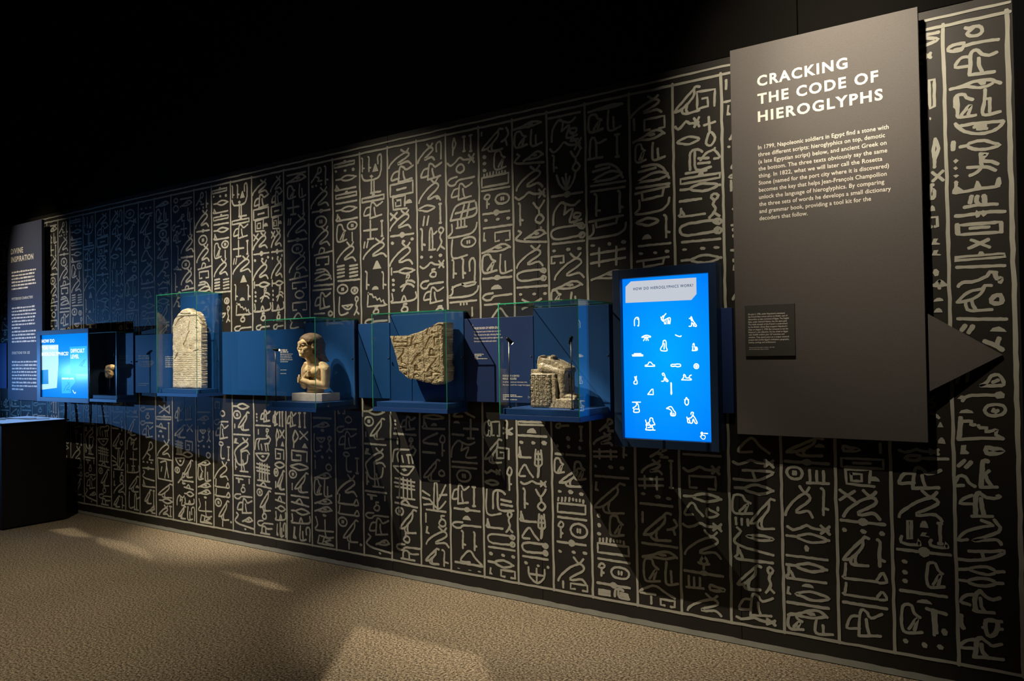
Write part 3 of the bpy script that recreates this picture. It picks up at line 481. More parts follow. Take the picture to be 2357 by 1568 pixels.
for rg, df in TRACE.items():
    ox, oy, sc = REG[rg]
    for st in df.split('|'):
        wd = .0128*R.uniform(.95, 1.1)*(1.35 if '!' in st[:1] else 1); st = st.lstrip('!'); fl = st[0] == '*'; pl = st[0] == '-'; cl = 'o' in st[:2]
        P = []
        for q in st.lstrip('*-o').split():
            x, y = map(float, q.split(',')); p = world_at(ox+x/sc, oy+y/sc, 0); P.append((p.x, p.z))
        if fl: ink.fill(P)
        else: ink.ribbon(polyres(P, cl, .02) if pl else catmull(P, cl, .014), wd, cl, .16)
ink.build('glyph_column', 'mural_ink', wall)
for i, x in enumerate(XS):
    ink = Ink(INKY-.0005); pts = []; z = ZT+.008
    x0 = x
    while z > ZB-.004:
        pts.append((x+R.uniform(-1, 1)*.0016, z)); z -= .045
    pts.append((x, ZB-.004)); ink.ribbon(pts, .0135 if i < len(XS)-1 else .017, False, .16); ink.build('ruling_line', 'mural_ink', wall)
for z, wd in ((ZT, .013), (ZTO, .011), (ZB, .013)):
    ink = Ink(INKY-.001); pts = []; x = XS[0]-.6
    while x < -.05:
        pts.append((x, z+R.uniform(-1, 1)*.0014)); x += .05
    pts.append((-.045 if z != ZB else -.036, z)); ink.ribbon(pts, wd, False, .18); ink.build('border_line', 'mural_ink', wall)
ink = Ink(INKY); x = -9.6; top = []
while x < -.04: top.append((x, .031+R.uniform(-1, 1)*.0022)); x += .04
top.append((-.036, .031)); ink.v = []
for p in top: ink.v += [(p[0], INKY, p[1]), (p[0], INKY, .004)]
ink.f = [(2*q, 2*q+1, 2*q+3, 2*q+2) for q in range(len(top)-1)]
ink.build('ground_band', 'band_grey', wall)
# ------------------------------------------------------------------ lettering
def glyph_text(body, size=1., off=0., track=1.):
    c = bpy.data.curves.new('t', 'FONT'); c.body = body; c.size = size; c.offset = off; c.space_character = track; c.resolution_u = 3
    o = bpy.data.objects.new('t', c); me = bake(o)
    bpy.data.objects.remove(o); bpy.data.curves.remove(c); return me
class Print:
    """flat lettering on a plane y = Y, all lines of one block in one mesh"""
    def __init__(s, Y): s.v = []; s.f = []; s.Y = Y
    def line(s, body, x0, x1, zb, cap, off=.0, track=1.):
        me = glyph_text(body, 1., off, track); V = [v.co.copy() for v in me.vertices]
        if not V: return
        a = min(v.x for v in V); b = max(v.x for v in V); sx = (x1-x0)/(b-a) if x1 else cap/.70; k = cap/.70
        n = len(s.v); s.v += [(x0+(v.x-a)*sx, s.Y, zb+v.y*k) for v in V]
        s.f += [tuple(n+q for q in p.vertices) for p in me.polygons]; bpy.data.meshes.remove(me)
    def words(s, x0, x1, z, h, seed=0):
        """line of print too small to read: word-long dashes"""
        q = random.Random(seed+int(abs(z)*9999)); x = x0
        while x < x1-.004:
            w_ = min(q.uniform(.7, 3.2)*h*1.6, x1-x); n = len(s.v)
            hh = h*q.uniform(.8, 1.1)
            s.v += [(x, s.Y, z), (x+w_, s.Y, z), (x+w_, s.Y, z+hh), (x, s.Y, z+hh)]; s.f.append((n, n+1, n+2, n+3)); x += w_+h*.55
    def quad(s, pts): n = len(s.v); s.v += [(x, s.Y, z) for x, z in pts]; s.f.append(tuple(range(n, n+len(pts))))
    def build(s, name, mt, parent):
        me = bpy.data.meshes.new(name); me.from_pydata(s.v, [], s.f); me.update(); return link(name, me, mt, parent)
# ------------------------------------------------------------------ the big text panel
pn = empty('text_panel', (-.748, -.055, .994), 'tall grey text panel about cracking the code of hieroglyphs, right of the portrait screen', 'text panel')
PY = -.070
box('board', -1.137, -.360, PY, -.045, .994, 2.772, 'panel_grey', pn, .0015)
box('stand_off', -1.05, -.45, -.045, -.004, 1.15, 1.21, 'housing_dark', pn, .002)
box('stand_off', -1.05, -.45, -.045, -.004, 2.45, 2.51, 'housing_dark', pn, .002)
bm = bmesh.new()
ar = [(-.372, -.050, 1.530), (-.100, -.012, 1.346), (-.372, -.050, 1.190)]
A = [bm.verts.new(p) for p in ar]; B = [bm.verts.new((p[0], p[1]+.009, p[2])) for p in ar]
bm.faces.new(A); bm.faces.new(B[::-1])
for q in range(3): bm.faces.new((A[q], B[q], B[(q+1) % 3], A[(q+1) % 3]))
bm_link('arrow_pointer', bm, 'panel_grey', pn)
for s_, x1, z in (('CRACKING', -.630, 2.580), ('THE CODE OF', -.512, 2.498), ('HIEROGLYPHS', -.496, 2.418)):
    t = Print(PY-.0009); t.line(s_, -1.014, x1, z, .0455, .030, 1.2); t.build('title_line', 'print_white', pn)
t = Print(PY-.0009)
rr = [1082, 1058, 1068, 1072, 1040, 1083, 1068, 1052, 1095, 966, 556]
for q, (s_, x_) in enumerate(zip(['In 1799, Napoleonic soldiers in Egypt find a stone with', 'three different scripts: hieroglyphics on top, demotic', '(a late Egyptian script) below, and ancient Greek on',
        'the bottom. The three texts obviously say the same', 'thing. In 1822, what we will later call the Rosetta', 'Stone (named for the port city where it is discovered)',
        'becomes the key that helps Jean-Fran\u00e7ois Champollion', 'unlock the language of hieroglyphics. By comparing', 'the three sets of words he develops a small dictionary',
        'and grammar book, providing a tool kit for the', 'decoders that follow.'], rr)):
    x1 = world_at(1660+x_/2.8, 330+q*14, PY).x
    t.line(s_, -1.016, x1, 2.291-.0323*q, .0182, .013, 1.03)
t.build('body_lettering', 'print_white', pn)
pq = empty('label_plaque', (-.979, PY-.004, 1.352), 'small dark plaque on lower left of the tall grey text panel', 'plaque')
PQ = PY-.010
box('board', -1.089, -.869, PQ, PY-.0005, 1.352, 1.584, 'plaque_dark', pq, .0008)
t = Print(PQ-.0007)
pl_ = ["On July 2, 1798, under Napoleon's command,", 'the French fleet comes ashore at Abukir, east of', 'Alexandria, to take command of Egypt. The English', 'fleet, under Admiral Nelson, has the same goal.',
       'The initial triumph of the French is undermined', "by the British, whose fleet scuppers Napoleon's", 'ships on August 2, 1798. But conquest is not the', "Emperor's sole objective. He has sailed to Egypt",
       'with 35,000 soldiers plus 167 scientists and', 'scholars. They spend years on a unique research', "project that studies Egypt's civilization, geography,", 'botany, zoology and architecture.']
px_ = [1085, 1138, 1168, 1128, 1130, 1130, 1148, 1142, 1058, 1162, 1165, 865]
for q, (s_, e_) in enumerate(zip(pl_, px_)):
    t.line(s_, -1.0735, -1.0735+(e_-225)/943*.180, 1.5395-q*.01165, .0068, .012)
t.line("All pictures after Description de l'\u00c9gypte, 1809-1828", -1.0725, -.958, 1.3895, .0038, .004); t.line('New York Public Library, Digital Collection', -1.0725, -.985, 1.3815, .0038, .004)
t.build('lettering', 'print_white', pq)
# ------------------------------------------------------------------ far text panel
pn = empty('text_panel', (-8.03, -.055, 1.0), 'tall navy text panel on divine inspiration at the far left', 'text panel')
box('board', -8.385, -7.688, PY, -.045, 1.005, 2.712, 'panel_navy', pn, .0015)
box('stand_off', -8.3, -7.8, -.045, -.004, 1.2, 1.26, 'housing_dark', pn, .002); box('stand_off', -8.3, -7.8, -.045, -.004, 2.4, 2.46, 'housing_dark', pn, .002)
for s_, x0, x1, z, c in (('DIVINE', -8.305, -8.055, 2.432, .052), ('INSPIRATION', -8.300, -7.850, 2.352, .052), ('MYSTERIOUS CHARACTERS', -8.292, -7.862, 1.980, .024), ('DIRECTIONS FOR USE', -8.288, -7.926, 1.452, .024)):
    t = Print(PY-.0015); t.line(s_, x0, x1, z, c, .026, 1.15); t.build('title_line', 'print_white', pn)
for z, ends in ((2.243, (-7.80, -7.82, -7.83, -7.82, -7.80, -7.95)), (1.893, (-7.82, -7.81, -7.80, -7.82, -7.84, -7.82, -8.12)), (1.662, (-7.80, -7.82, -7.81, -7.80)), (1.368, (-7.75, -7.74, -7.76, -7.75, -7.74, -7.75)), (1.168, (-7.8, -7.78, -8.06))):
    t = Print(PY-.0015)
    for q, e_ in enumerate(ends): t.words(-8.292, e_, z-q*.0325, .016, q)
    t.build('body_lettering', 'print_white', pn)
# ------------------------------------------------------------------ boards along the wall
def board(x0, x1, z0, z1, label, mt='blue_board', yf=-.03):
    b = empty('wall_board', ((x0+x1)/2, yf/2, z0), label, 'board', 'boards in the band along the wall')
    box('board', x0, x1, yf, -.002, z0, z1, mt, b, .0012); return b
board(-1.35, -1.165, 1.085, 1.580, 'narrow strip of blue board between portrait screen and tall grey panel', 'navy_board')
bA = board(-2.741, -2.268, 1.107, 1.587, 'navy lettered board on the false door, between fragment case and seated statue case', 'navy_board')
t = Print(-.0308)
t.line('FALSE DOOR OF NEFER-IDU', -2.672, -2.502, 1.524, .0125, .016)
for q, (s_, e_) in enumerate((('This fragment is part of a false door to a tomb.', -2.482), ('The birds lead to the right, indicating that the', -2.484), ('hieroglyphs are to be read from right to left and', -2.472), ('from top to bottom within each column.', -2.512))):
    t.line(s_, -2.672, e_, 1.506-q*.0185, .0092, .006)
for q, e_ in enumerate((-2.60, -2.62, -2.645, -2.575)): t.words(-2.67, e_, 1.378-q*.0085, .0045, q)
t.line('STATUE OF A SEATED', -2.475, -2.362, 1.252, .0105, .016); t.line('MALE FIGURE', -2.475, -2.382, 1.236, .0105, .016)
t.line('A striking contrast between this', -2.475, -2.312, 1.219, .0082, .006); t.line('fine statue and the rough hieroglyphs', -2.475, -2.284, 1.203, .0082, .006)
for q, e_ in enumerate((-2.385, -2.345, -2.455, -2.38)): t.words(-2.475, e_, 1.148-q*.0085, .0045, q)
t.build('lettering', 'print_white', bA)
t = Print(-.0308); ink = Ink(-.0308)
ink.ribbon([(-2.690, 1.545), (-2.679, 1.551), (-2.679, 1.539)], .0022, True, 0); ink.ribbon([(-2.295, 1.140), (-2.306, 1.147), (-2.306, 1.133)], .0022, True, 0)
ink.build('arrow_marks', 'print_white', bA)
board(-3.602, -3.332, 1.112, 1.587, 'plain blue board between the bust case and the fragment case')
bB = board(-5.02, -4.112, 1.110, 1.575, 'long blue board between the round-topped stela case and the bust case')
t = Print(-.0308)
for q, e_ in enumerate((-4.29, -4.28)): t.words(-4.365, e_, 1.425-q*.013, .010, q)
for q, e_ in enumerate((-4.235, -4.245, -4.242, -4.238, -4.285)): t.words(-4.365, e_, 1.399-q*.013, .0055, q)
t.words(-4.365, -4.30, 1.29, .0045); t.words(-4.365, -4.305, 1.265, .0045); t.build('lettering', 'print_white', bB)
bC = board(-6.190, -5.575, 1.105, 1.583, 'blue lettered board left of the round-topped stela case')
t = Print(-.0308); t.words(-6.145, -6.0, 1.405, .011, 1); t.words(-6.145, -5.98, 1.385, .011, 2)
for q, e_ in enumerate((-5.93, -5.92, -5.94, -5.97)): t.words(-6.145, e_, 1.362-q*.014, .006, q)
t.words(-6.145, -6.0, 1.18, .005); t.words(-6.145, -6.03, 1.165, .005)
for q in range(6): t.words(-5.76, -5.62, 1.395-q*.016, .008, q)
t.build('lettering', 'print_white', bC)
board(-9.6, -8.505, 1.112, 1.568, 'blue board at the left edge beyond the far navy text panel')
# ------------------------------------------------------------------ glass cases
def pane(name, x0, x1, y0, y1, z0, z1, parent):
    me = boxmesh(name, x0, x1, y0, y1, z0, z1); d = (x1-x0, y1-y0, z1-z0); k = d.index(min(d))
    o = link(name, me, ['clear_glass', 'glass_edge'], parent)
    for p in me.polygons: p.material_index = 0 if abs(p.normal[k]) > .9 else 1
    return o
def case(x0, x1, dep, z0, zt, label, bx0=None, bzt=None, deck=.030, bev=.0015, plain_left=False):
    c = empty('display_case', ((x0+x1)/2, -dep/2, z0), label, 'display case', 'glass display cases on the mural wall')
    zg = z0+.026; T = .0055
    box('base', x0, x1, -dep, -.002, z0, zg, 'blue_base', c, bev)
    box('deck', x0+.014, x1-.014, -dep+.014, -.034, zg, zg+deck, 'case_deck', c, .001)
    box('back_panel', x0 if bx0 is None else bx0, x1-.002, -.032, -.002, zg-.0, bzt or zt-.008, 'blue_board', c, .001)
    pane('front_pane', x0+T, x1-T, -dep, -dep+T, zg, zt-T, c)
    pane('side_pane', x0, x0+T, -dep, -.003, zg, zt-T, c); pane('side_pane', x1-T, x1, -dep, -.003, zg, zt-T, c)
    pane('top_pane', x0, x1, -dep, -.003, zt-T, zt, c)
    for s in (x0+.0035, x1-.0035):
        bm = bmesh.new(); tube_bm(bm, [(s, -.05, 1.362), (s+(.006 if s > (x0+x1)/2 else -.006), -.05, 1.362)], .006, 10); bm_link('lock_stud', bm, 'steel_rod', c)
    return zg+deck
dk1 = case(-2.271, -1.802, .358, 1.045, 1.638, 'glass case holding the dark seated statue, next to the portrait screen', -2.262, 1.628)
dk2 = case(-3.323, -2.744, .194, 1.046, 1.635, 'glass case holding the carved limestone fragment', -3.322, 1.628)
dk3 = case(-4.107, -3.636, .360, 1.040, 1.623, 'glass case holding the stone bust on a pale slab', -4.106, 1.612)
dk4 = case(-5.569, -5.055, .2185, 1.098, 1.873, 'tallest glass case, holding the round-topped stela', -5.545, 1.866)
dk5 = case(-6.640, -6.214, .178, 1.030, 1.612, 'glass case with small stone flake, next to the landscape screen', -6.64, 1.604)
# ------------------------------------------------------------------ carved slabs: real grooves
def slab(name, poly, yf, yb, res, grooves, mt, parent, rough=.0015, seed=1, taper=1.0):
    """poly (x,z) outline; grooves: list of (points, width, depth); front face at y=yf"""
    P = np.array(poly); lo = P.min(0)-res*.4; hi = P.max(0)+res*.4
    nx = int((hi[0]-lo[0])/res)+1; nz = int((hi[1]-lo[1])/res)+1
    X, Z = np.meshgrid(lo[0]+np.arange(nx)*res, lo[1]+np.arange(nz)*res, indexing='ij')
    ins = np.zeros(X.shape, bool); n = len(P); best = np.full(X.shape, 1e9); BX = X.copy(); BZ = Z.copy()
    for q in range(n):
        (xa, za), (xb, zb) = P[q], P[(q+1) % n]
        cnd = ((za > Z) != (zb > Z)); xi = (xb-xa)*(Z-za)/((zb-za) if zb != za else 1e-9)+xa; ins ^= cnd & (X < xi)
        tt = np.clip(((X-xa)*(xb-xa)+(Z-za)*(zb-za))/((xb-xa)**2+(zb-za)**2+1e-12), 0, 1); qx = xa+tt*(xb-xa); qz = za+tt*(zb-za); dd = np.hypot(X-qx, Z-qz)
        mk = dd < best; best[mk] = dd[mk]; BX[mk] = qx[mk]; BZ[mk] = qz[mk]
    cell = ins[:-1, :-1] & ins[1:, :-1] & ins[:-1, 1:] & ins[1:, 1:]
    H = np.zeros(X.shape)
    for pts, wd, dep in grooves:
        for (xa, za), (xb, zb) in zip(pts, pts[1:]):
            tt = np.clip(((X-xa)*(xb-xa)+(Z-za)*(zb-za))/((xb-xa)**2+(zb-za)**2+1e-12), 0, 1); dd = np.hypot(X-xa-tt*(xb-xa), Z-za-tt*(zb-za))
            H = np.maximum(H, dep*np.clip(1.6-1.6*dd/wd, 0, 1))
    rg = np.random.RandomState(seed)
    nzv = rg.randn(*X.shape)
    for _ in range(2): nzv = (nzv+np.roll(nzv, 1, 0)+np.roll(nzv, -1, 0)+np.roll(nzv, 1, 1)+np.roll(nzv, -1, 1))/5
    big = rg.randn(nx//12+3, nz//12+3); bi = np.repeat(np.repeat(big, 12, 0), 12, 1)[:nx, :nz]
    for _ in range(10): bi = (bi+np.roll(bi, 1, 0)+np.roll(bi, -1, 0)+np.roll(bi, 1, 1)+np.roll(bi, -1, 1))/5
    H = H+nzv*rough*1.5+bi*rough+np.where(best < .008, (.008-best)*.5, 0)
    used = np.zeros(X.shape, bool)
    used[:-1, :-1] |= cell; used[1:, :-1] |= cell; used[:-1, 1:] |= cell; used[1:, 1:] |= cell
    full = np.zeros(X.shape, int); full[:-1, :-1] += cell; full[1:, :-1] += cell; full[:-1, 1:] += cell; full[1:, 1:] += cell
    bd = used & (full < 4)
    X = np.where(bd, BX, X); Z = np.where(bd, BZ, Z)
    idx = -np.ones(X.shape, int); idx[used] = np.arange(used.sum())
    V = np.stack([X[used], yf+H[used], Z[used]], -1)
    i, j = np.nonzero(cell); F = np.stack([idx[i, j], idx[i+1, j], idx[i+1, j+1], idx[i, j+1]], -1)
    me = bpy.data.meshes.new(name); me.from_pydata(V.tolist(), [], F.tolist()); me.update()
    bm = bmesh.new(); bm.from_mesh(me)
    be = [e for e in bm.edges if e.is_boundary]; cx, cz = P.mean(0)
    steps = 5; q_ = random.Random(seed); vs0 = None
    for s in range(steps):
        r = bmesh.ops.extrude_edge_only(bm, edges=be); nv = [v for v in r['geom'] if isinstance(v, bmesh.types.BMVert)]; be = [e for e in r['geom'] if isinstance(e, bmesh.types.BMEdge) and e.is_boundary]
        f = (s+1)/steps
        for v in nv:
            v.co.y = yf+(yb-yf)*f+(q_.uniform(-1, 1)*.004 if s < steps-1 else 0)
            k = q_.uniform(-1, 1)*.0022 if s < steps-1 else 0
            v.co.x += k; v.co.z += k*.6
            if taper != 1 and s == steps-1: v.co.x = cx+(v.co.x-cx)*taper; v.co.z = cz+(v.co.z-cz)*taper
    bmesh.ops.holes_fill(bm, edges=be, sides=0)
    bmesh.ops.recalc_face_normals(bm, faces=bm.faces[:]); bm.to_mesh(me); bm.free()
    return link(name, me, mt, parent)
def groove_glyph(name, x0, x1, z0, z1, wd, dep):
    out = []
    for fl, cl, pl, pts in G[name]:
        P = [(x0+(x1-x0)*a/100, z0+(z1-z0)*b/100) for a, b in pts]
        Q = catmull(P, cl or fl, wd*1.5) if not pl else P
        if cl or fl: Q = Q+[Q[0]]
        out.append((Q, wd, dep))
    return out
def roughen(poly, step, amp, seed, lo=None):
    q = random.Random(seed); out = []
    for a, b in zip(poly, poly[1:]+poly[:1]):
        L = max(1, int(math.dist(a, b)/step))
        for k in range(L):
            f = k/L; out.append((a[0]+(b[0]-a[0])*f+q.uniform(-amp, amp), a[1]+(b[1]-a[1])*f+q.uniform(-amp, amp)))
    return out
# limestone fragment
FP = [(-3.2177, 1.498), (-3.15, 1.4975), (-3.09, 1.4947), (-3.02, 1.509), (-2.9567, 1.5253), (-2.89, 1.547), (-2.839, 1.5652), (-2.8, 1.566), (-2.806, 1.5187), (-2.811, 1.40), (-2.812, 1.327), (-2.8, 1.305), (-2.806, 1.229), (-2.859, 1.2075), (-2.932, 1.2217), (-3.07, 1.2436), (-3.143, 1.287), (-3.1606, 1.343), (-3.184, 1.418)]
fr = empty('relief_fragment', (-3.0, -.1, 1.21), 'yellow limestone relief fragment with carved birds, floating in its case', 'fragment')
def fz(x, y): p = world_at(830+x/5.6, 690+y/5.6, -.150); return (p.x, p.z)
gv = []
for pts in ([(605, 475), (618, 760), (625, 1010)], [(800, 400), (815, 700), (832, 1050)], [(1000, 330), (1015, 600), (1028, 830)], [(440, 560), (600, 545)], [(440, 630), (600, 625)]):
    gv.append(([fz(*p) for p in pts], .0028, .003))
for pts in ([(435, 480), (430, 545), (470, 550)], [(470, 545), (520, 550), (590, 545)], [(445, 608), (515, 600)], [(530, 600), (590, 605)], [(555, 640), (545, 690), (485, 770)], [(525, 750), (530, 810), (580, 830)], [(500, 860), (590, 885), (510, 890)],
            [(590, 940), (595, 975), (560, 950)], [(675, 480), (655, 520), (650, 590)], [(695, 625), (700, 580), (725, 565), (745, 575)], [(770, 690), (735, 705), (690, 770), (655, 835)], [(735, 730), (770, 720)], [(700, 850), (700, 910), (765, 912)], [(720, 850), (735, 885)],
            [(685, 1005), (690, 970), (715, 958), (740, 968)], [(870, 370), (850, 440)], [(920, 410), (925, 430), (960, 425)], [(920, 480), (890, 490), (835, 590), (830, 635)], [(1000, 485), (950, 485), (955, 590)], [(885, 720), (900, 640), (925, 635), (960, 715), (885, 720)],
            [(970, 760), (960, 790), (910, 840), (860, 925)], [(905, 885), (930, 920), (975, 925)], [(860, 988), (915, 985), (915, 940), (1020, 940)], [(940, 1030), (905, 1070)], [(970, 985), (990, 975)]):
    gv.append(([fz(*p) for p in pts], .0062, .009))
slab('stone', roughen(FP, .02, .0018, 3), -.152, -.050, .0024, gv, 'limestone', fr, .0016, 5, .97)
tube('mount_pin', [(-2.95, -.052, 1.36), (-2.95, -.0325, 1.36)], .006, 'steel_rod', fr)
# round-topped stela
SP = [(-5.497, dk4+.0056), (-5.497, 1.40), (-5.495, 1.636), (-5.473, 1.683), (-5.42, 1.725), (-5.365, 1.752), (-5.335, 1.761), (-5.294, 1.760), (-5.262, 1.742), (-5.240, 1.721), (-5.222, 1.735), (-5.19, 1.722), (-5.165, 1.690), (-5.143, 1.651), (-5.133, 1.600), (-5.135, 1.40), (-5.135, dk4+.0056)]
stl = empty('stela', (-5.315, -.1, dk4), 'pale round-topped limestone stela with carved figures and fine lines of text', 'stela')
def sz(x, y): p = world_at(340+x/4.9, 640+y/4.9, -.130); return (p.x, p.z)
gv = []
for pts in ([(310, 540), (350, 470), (420, 425), (490, 430)], [(560, 480), (590, 520), (600, 560)], [(380, 640), (390, 720), (400, 790)], [(400, 760), (430, 700), (450, 640), (470, 600)], [(450, 660), (460, 740), (465, 800), (490, 805)], [(380, 500), (385, 560)], [(470, 420), (475, 480), (455, 600)],
            [(540, 560), (565, 570), (570, 610), (550, 620), (540, 560)], [(570, 620), (580, 720), (575, 800)], [(515, 830), (575, 810)], [(350, 400), (410, 410), (480, 405)], [(300, 920), (340, 850)]):
    gv.append(([sz(*p) for p in pts], .0055, .0065))
q_ = random.Random(4)
for k in range(14):
    y = 850+k*24; x = 300
    while x < 590:
        l = q_.uniform(8, 26); gv.append(([sz(x, y+q_.uniform(-3, 3)), sz(min(x+l, 598), y+q_.uniform(-4, 4))], .0026, .0026)); x += l+q_.uniform(4, 9)
slab('stone', roughen(SP, .018, .0016, 9), -.132, -.078, .0030, gv, 'pale_limestone', stl, .0010, 8, 1.0)
# ------------------------------------------------------------------ sculpted pieces: overlapping volumes fused into one surface
def ell(bm, c, r, rot=None, sub=3):
    g = bmesh.ops.create_icosphere(bm, subdivisions=sub, radius=1)['verts']
    M = Matrix.Translation(c) @ (rot.to_matrix().to_4x4() if rot else Matrix()) @ Matrix.Diagonal((*r, 1))
    for v in g: v.co = M @ v.co
def cap(bm, a, b, ra, rb, n=16):
    a, b = Vector(a), Vector(b); N = 8; tube_bm(bm, [a+(b-a)*k/N for k in range(N+1)], [ra+(rb-ra)*k/N for k in range(N+1)], n)
    ell(bm, a, (ra,)*3, sub=2); ell(bm, b, (rb,)*3, sub=2)
def fuse(name, bm, mt, parent, origin, voxel=.0028, smooth=3, rough=0., seed=1, cut=None):
    bmesh.ops.recalc_face_normals(bm, faces=bm.faces[:])
    me = bpy.data.meshes.new(name); bm.to_mesh(me); bm.free(); o = bpy.data.objects.new('tmp', me)
    r = o.modifiers.new('r', 'REMESH'); r.mode = 'VOXEL'; r.voxel_size = voxel
    if smooth: s = o.modifiers.new('s', 'SMOOTH'); s.factor = .5; s.iterations = smooth
    out = bake(o); bpy.data.objects.remove(o); bpy.data.meshes.remove(me)
    if rough:
        from mathutils import noise
        nr = [v.normal.copy() for v in out.vertices]; cs = [v.co.copy() for v in out.vertices]
        dv = [c+n_*rough*(noise.noise(c*60+Vector((seed, 0, 0)))+.6*noise.noise(c*170)) for c, n_ in zip(cs, nr)]
        out.vertices.foreach_set('co', [k for c in dv for k in c]); out.update()
    if cut:
        b2 = bmesh.new(); b2.from_mesh(out)
        for co, no in cut:
            r_ = bmesh.ops.bisect_plane(b2, geom=b2.verts[:]+b2.edges[:]+b2.faces[:], plane_co=co, plane_no=no, clear_outer=True)
            bmesh.ops.holes_fill(b2, edges=[e for e in b2.edges if e.is_boundary], sides=0)
        b2.to_mesh(out); b2.free()
    out.polygons.foreach_set('use_smooth', [True]*len(out.polygons)); out.name = name
    out.transform(Matrix.Translation(origin)); return link(name, out, mt, parent)
# bust
BX, BY = -3.848, -.178
sl = box('marble_slab', -3.986, -3.702, -.252, -.100, dk3+.0005, dk3+.052, 'marble', bev=.003); recenter(sl, (-3.844, -.176, dk3)); tag(sl, 'pale grey marble slab under the stone bust', 'slab')
BZ = dk3+.052
bust = empty('bust', (BX, BY, BZ), 'honey coloured stone bust with crossed arms and brown wig', 'bust')
bm = bmesh.new(); O = Vector((BX, BY, BZ))
# torso
for z, rx, ry, yy in ((.010, .070, .046, .004), (.04, .070, .046, .004), (.08, .078, .048, .003), (.12, .088, .050, .002), (.155, .092, .048, .002), (.18, .075, .040, .004)):
    ell(bm, (0, yy, z), (rx, ry, .034))
ell(bm, (-.040, -.030, .140), (.038, .020, .030)); ell(bm, (.040, -.030, .140), (.038, .020, .030))
for s in (-1, 1):
    cap(bm, (s*.084, .004, .176), (s*.103, .006, .150), .027, .031); cap(bm, (s*.103, .006, .150), (s*.108, .000, .050), .031, .027)
# forearms crossed over the chest
cap(bm, (.108, .000, .048), (.045, -.052, .062), .026, .022); cap(bm, (.045, -.052, .062), (-.038, -.070, .082), .022, .016)
cap(bm, (-.108, .000, .048), (-.06, -.048, .080), .026, .021); cap(bm, (-.06, -.048, .080), (.000, -.058, .118), .021, .015)
for hx, hy, hz, sx in ((-.050, -.073, .086, -1), (.012, -.062, .126, 1)):
    ell(bm, (hx, hy, hz), (.020, .014, .017))
    for k in range(4):
        zz = hz+.013-k*.0095; cap(bm, (hx+sx*.004, hy-.010, zz), (hx+sx*.017, hy-.010, zz-.001), .0058, .0052, 8); cap(bm, (hx+sx*.017, hy-.010, zz-.001), (hx+sx*.018, hy+.004, zz-.001), .0052, .0048, 8)
    cap(bm, (hx-sx*.010, hy-.008, hz+.012), (hx+sx*.004, hy-.014, hz+.020), .0062, .005, 8)
# neck, head and face
cap(bm, (0, .008, .17), (0, .004, .245), .046, .042)
ell(bm, (0, .000, .305), (.054, .060, .072)); ell(bm, (0, -.022, .268), (.040, .038, .040)); ell(bm, (0, -.048, .241), (.020, .015, .016)); ell(bm, (0, -.040, .262), (.034, .024, .028))
ell(bm, (0, -.052, .322), (.038, .016, .016)); ell(bm, (-.030, -.040, .282), (.020, .020, .022)); ell(bm, (.030, -.040, .282), (.020, .020, .022))
cap(bm, (0, -.058, .318), (0, -.0695, .286), .0065, .0085); ell(bm, (-.009, -.062, .284), (.007, .008, .006)); ell(bm, (.009, -.062, .284), (.007, .008, .006))
ell(bm, (0, -.0585, .264), (.018, .008, .0046)); ell(bm, (0, -.0575, .256), (.015, .008, .0048))
for s in (-1, 1):
    ell(bm, (s*.026, -.054, .308), (.014, .008, .0055)); cap(bm, (s*.008, -.063, .324), (s*.045, -.044, .322), .0045, .003, 8)
    ell(bm, (s*.056, -.002, .304), (.008, .016, .026)); ell(bm, (s*.060, -.006, .290), (.006, .009, .010))
BT = math.radians(-16)
def pose(bm):
    for v in bm.verts:
        c = v.co; f = min(1, max(0, (c.z-.185)/.055)); k = 1+.12*f; an = math.radians(-5)*(1-f)+BT*f
        x, y = c.x*k, c.y*k
        v.co = Vector((x*math.cos(an)-y*math.sin(an)-.018*f, x*math.sin(an)+y*math.cos(an)-.024*f, c.z))
pose(bm)
fuse('figure', bm, 'bust_stone', bust, O, .0024, 3, .0003, 3, [((0, 0, .001), (0, 0, -1))])
bm = bmesh.new()
ell(bm, (0, .010, .332), (.066, .072, .056)); ell(bm, (0, .030, .300), (.068, .060, .074))
for k in range(14):
    f = k/13; ell(bm, (0, .036+.012*f, .300-.100*f), (.068+.022*f, .046-.012*f, .022))
pose(bm); fn = Vector((math.sin(BT)*.9, -math.cos(BT)*.9, -.35)); fp = Vector((math.sin(BT)*.052-.018, -math.cos(BT)*.052-.024, .345))
wg = fuse('wig', bm, 'wig_stone', bust, O, .0028, 2, .0006, 6, [(fp, fn), ((0, .0, .198), (0, 0, -1))])
for s in (-1, 1):
    bm = bmesh.new(); ell(bm, (s*.026, -.0605, .3085), (.0085, .004, .0030), sub=2); pose(bm)
    for v in bm.verts: v.co += O
    bm_link('inlaid_eye', bm, 'eye_dark', bust, True)
bm = bmesh.new(); tube_bm(bm, [(-.046, -.086, .060), (-.046, -.088, .120)], .005, 8); pose(bm)
for v in bm.verts: v.co += O
bm_link('sceptre', bm, 'bust_stone', bust, True)
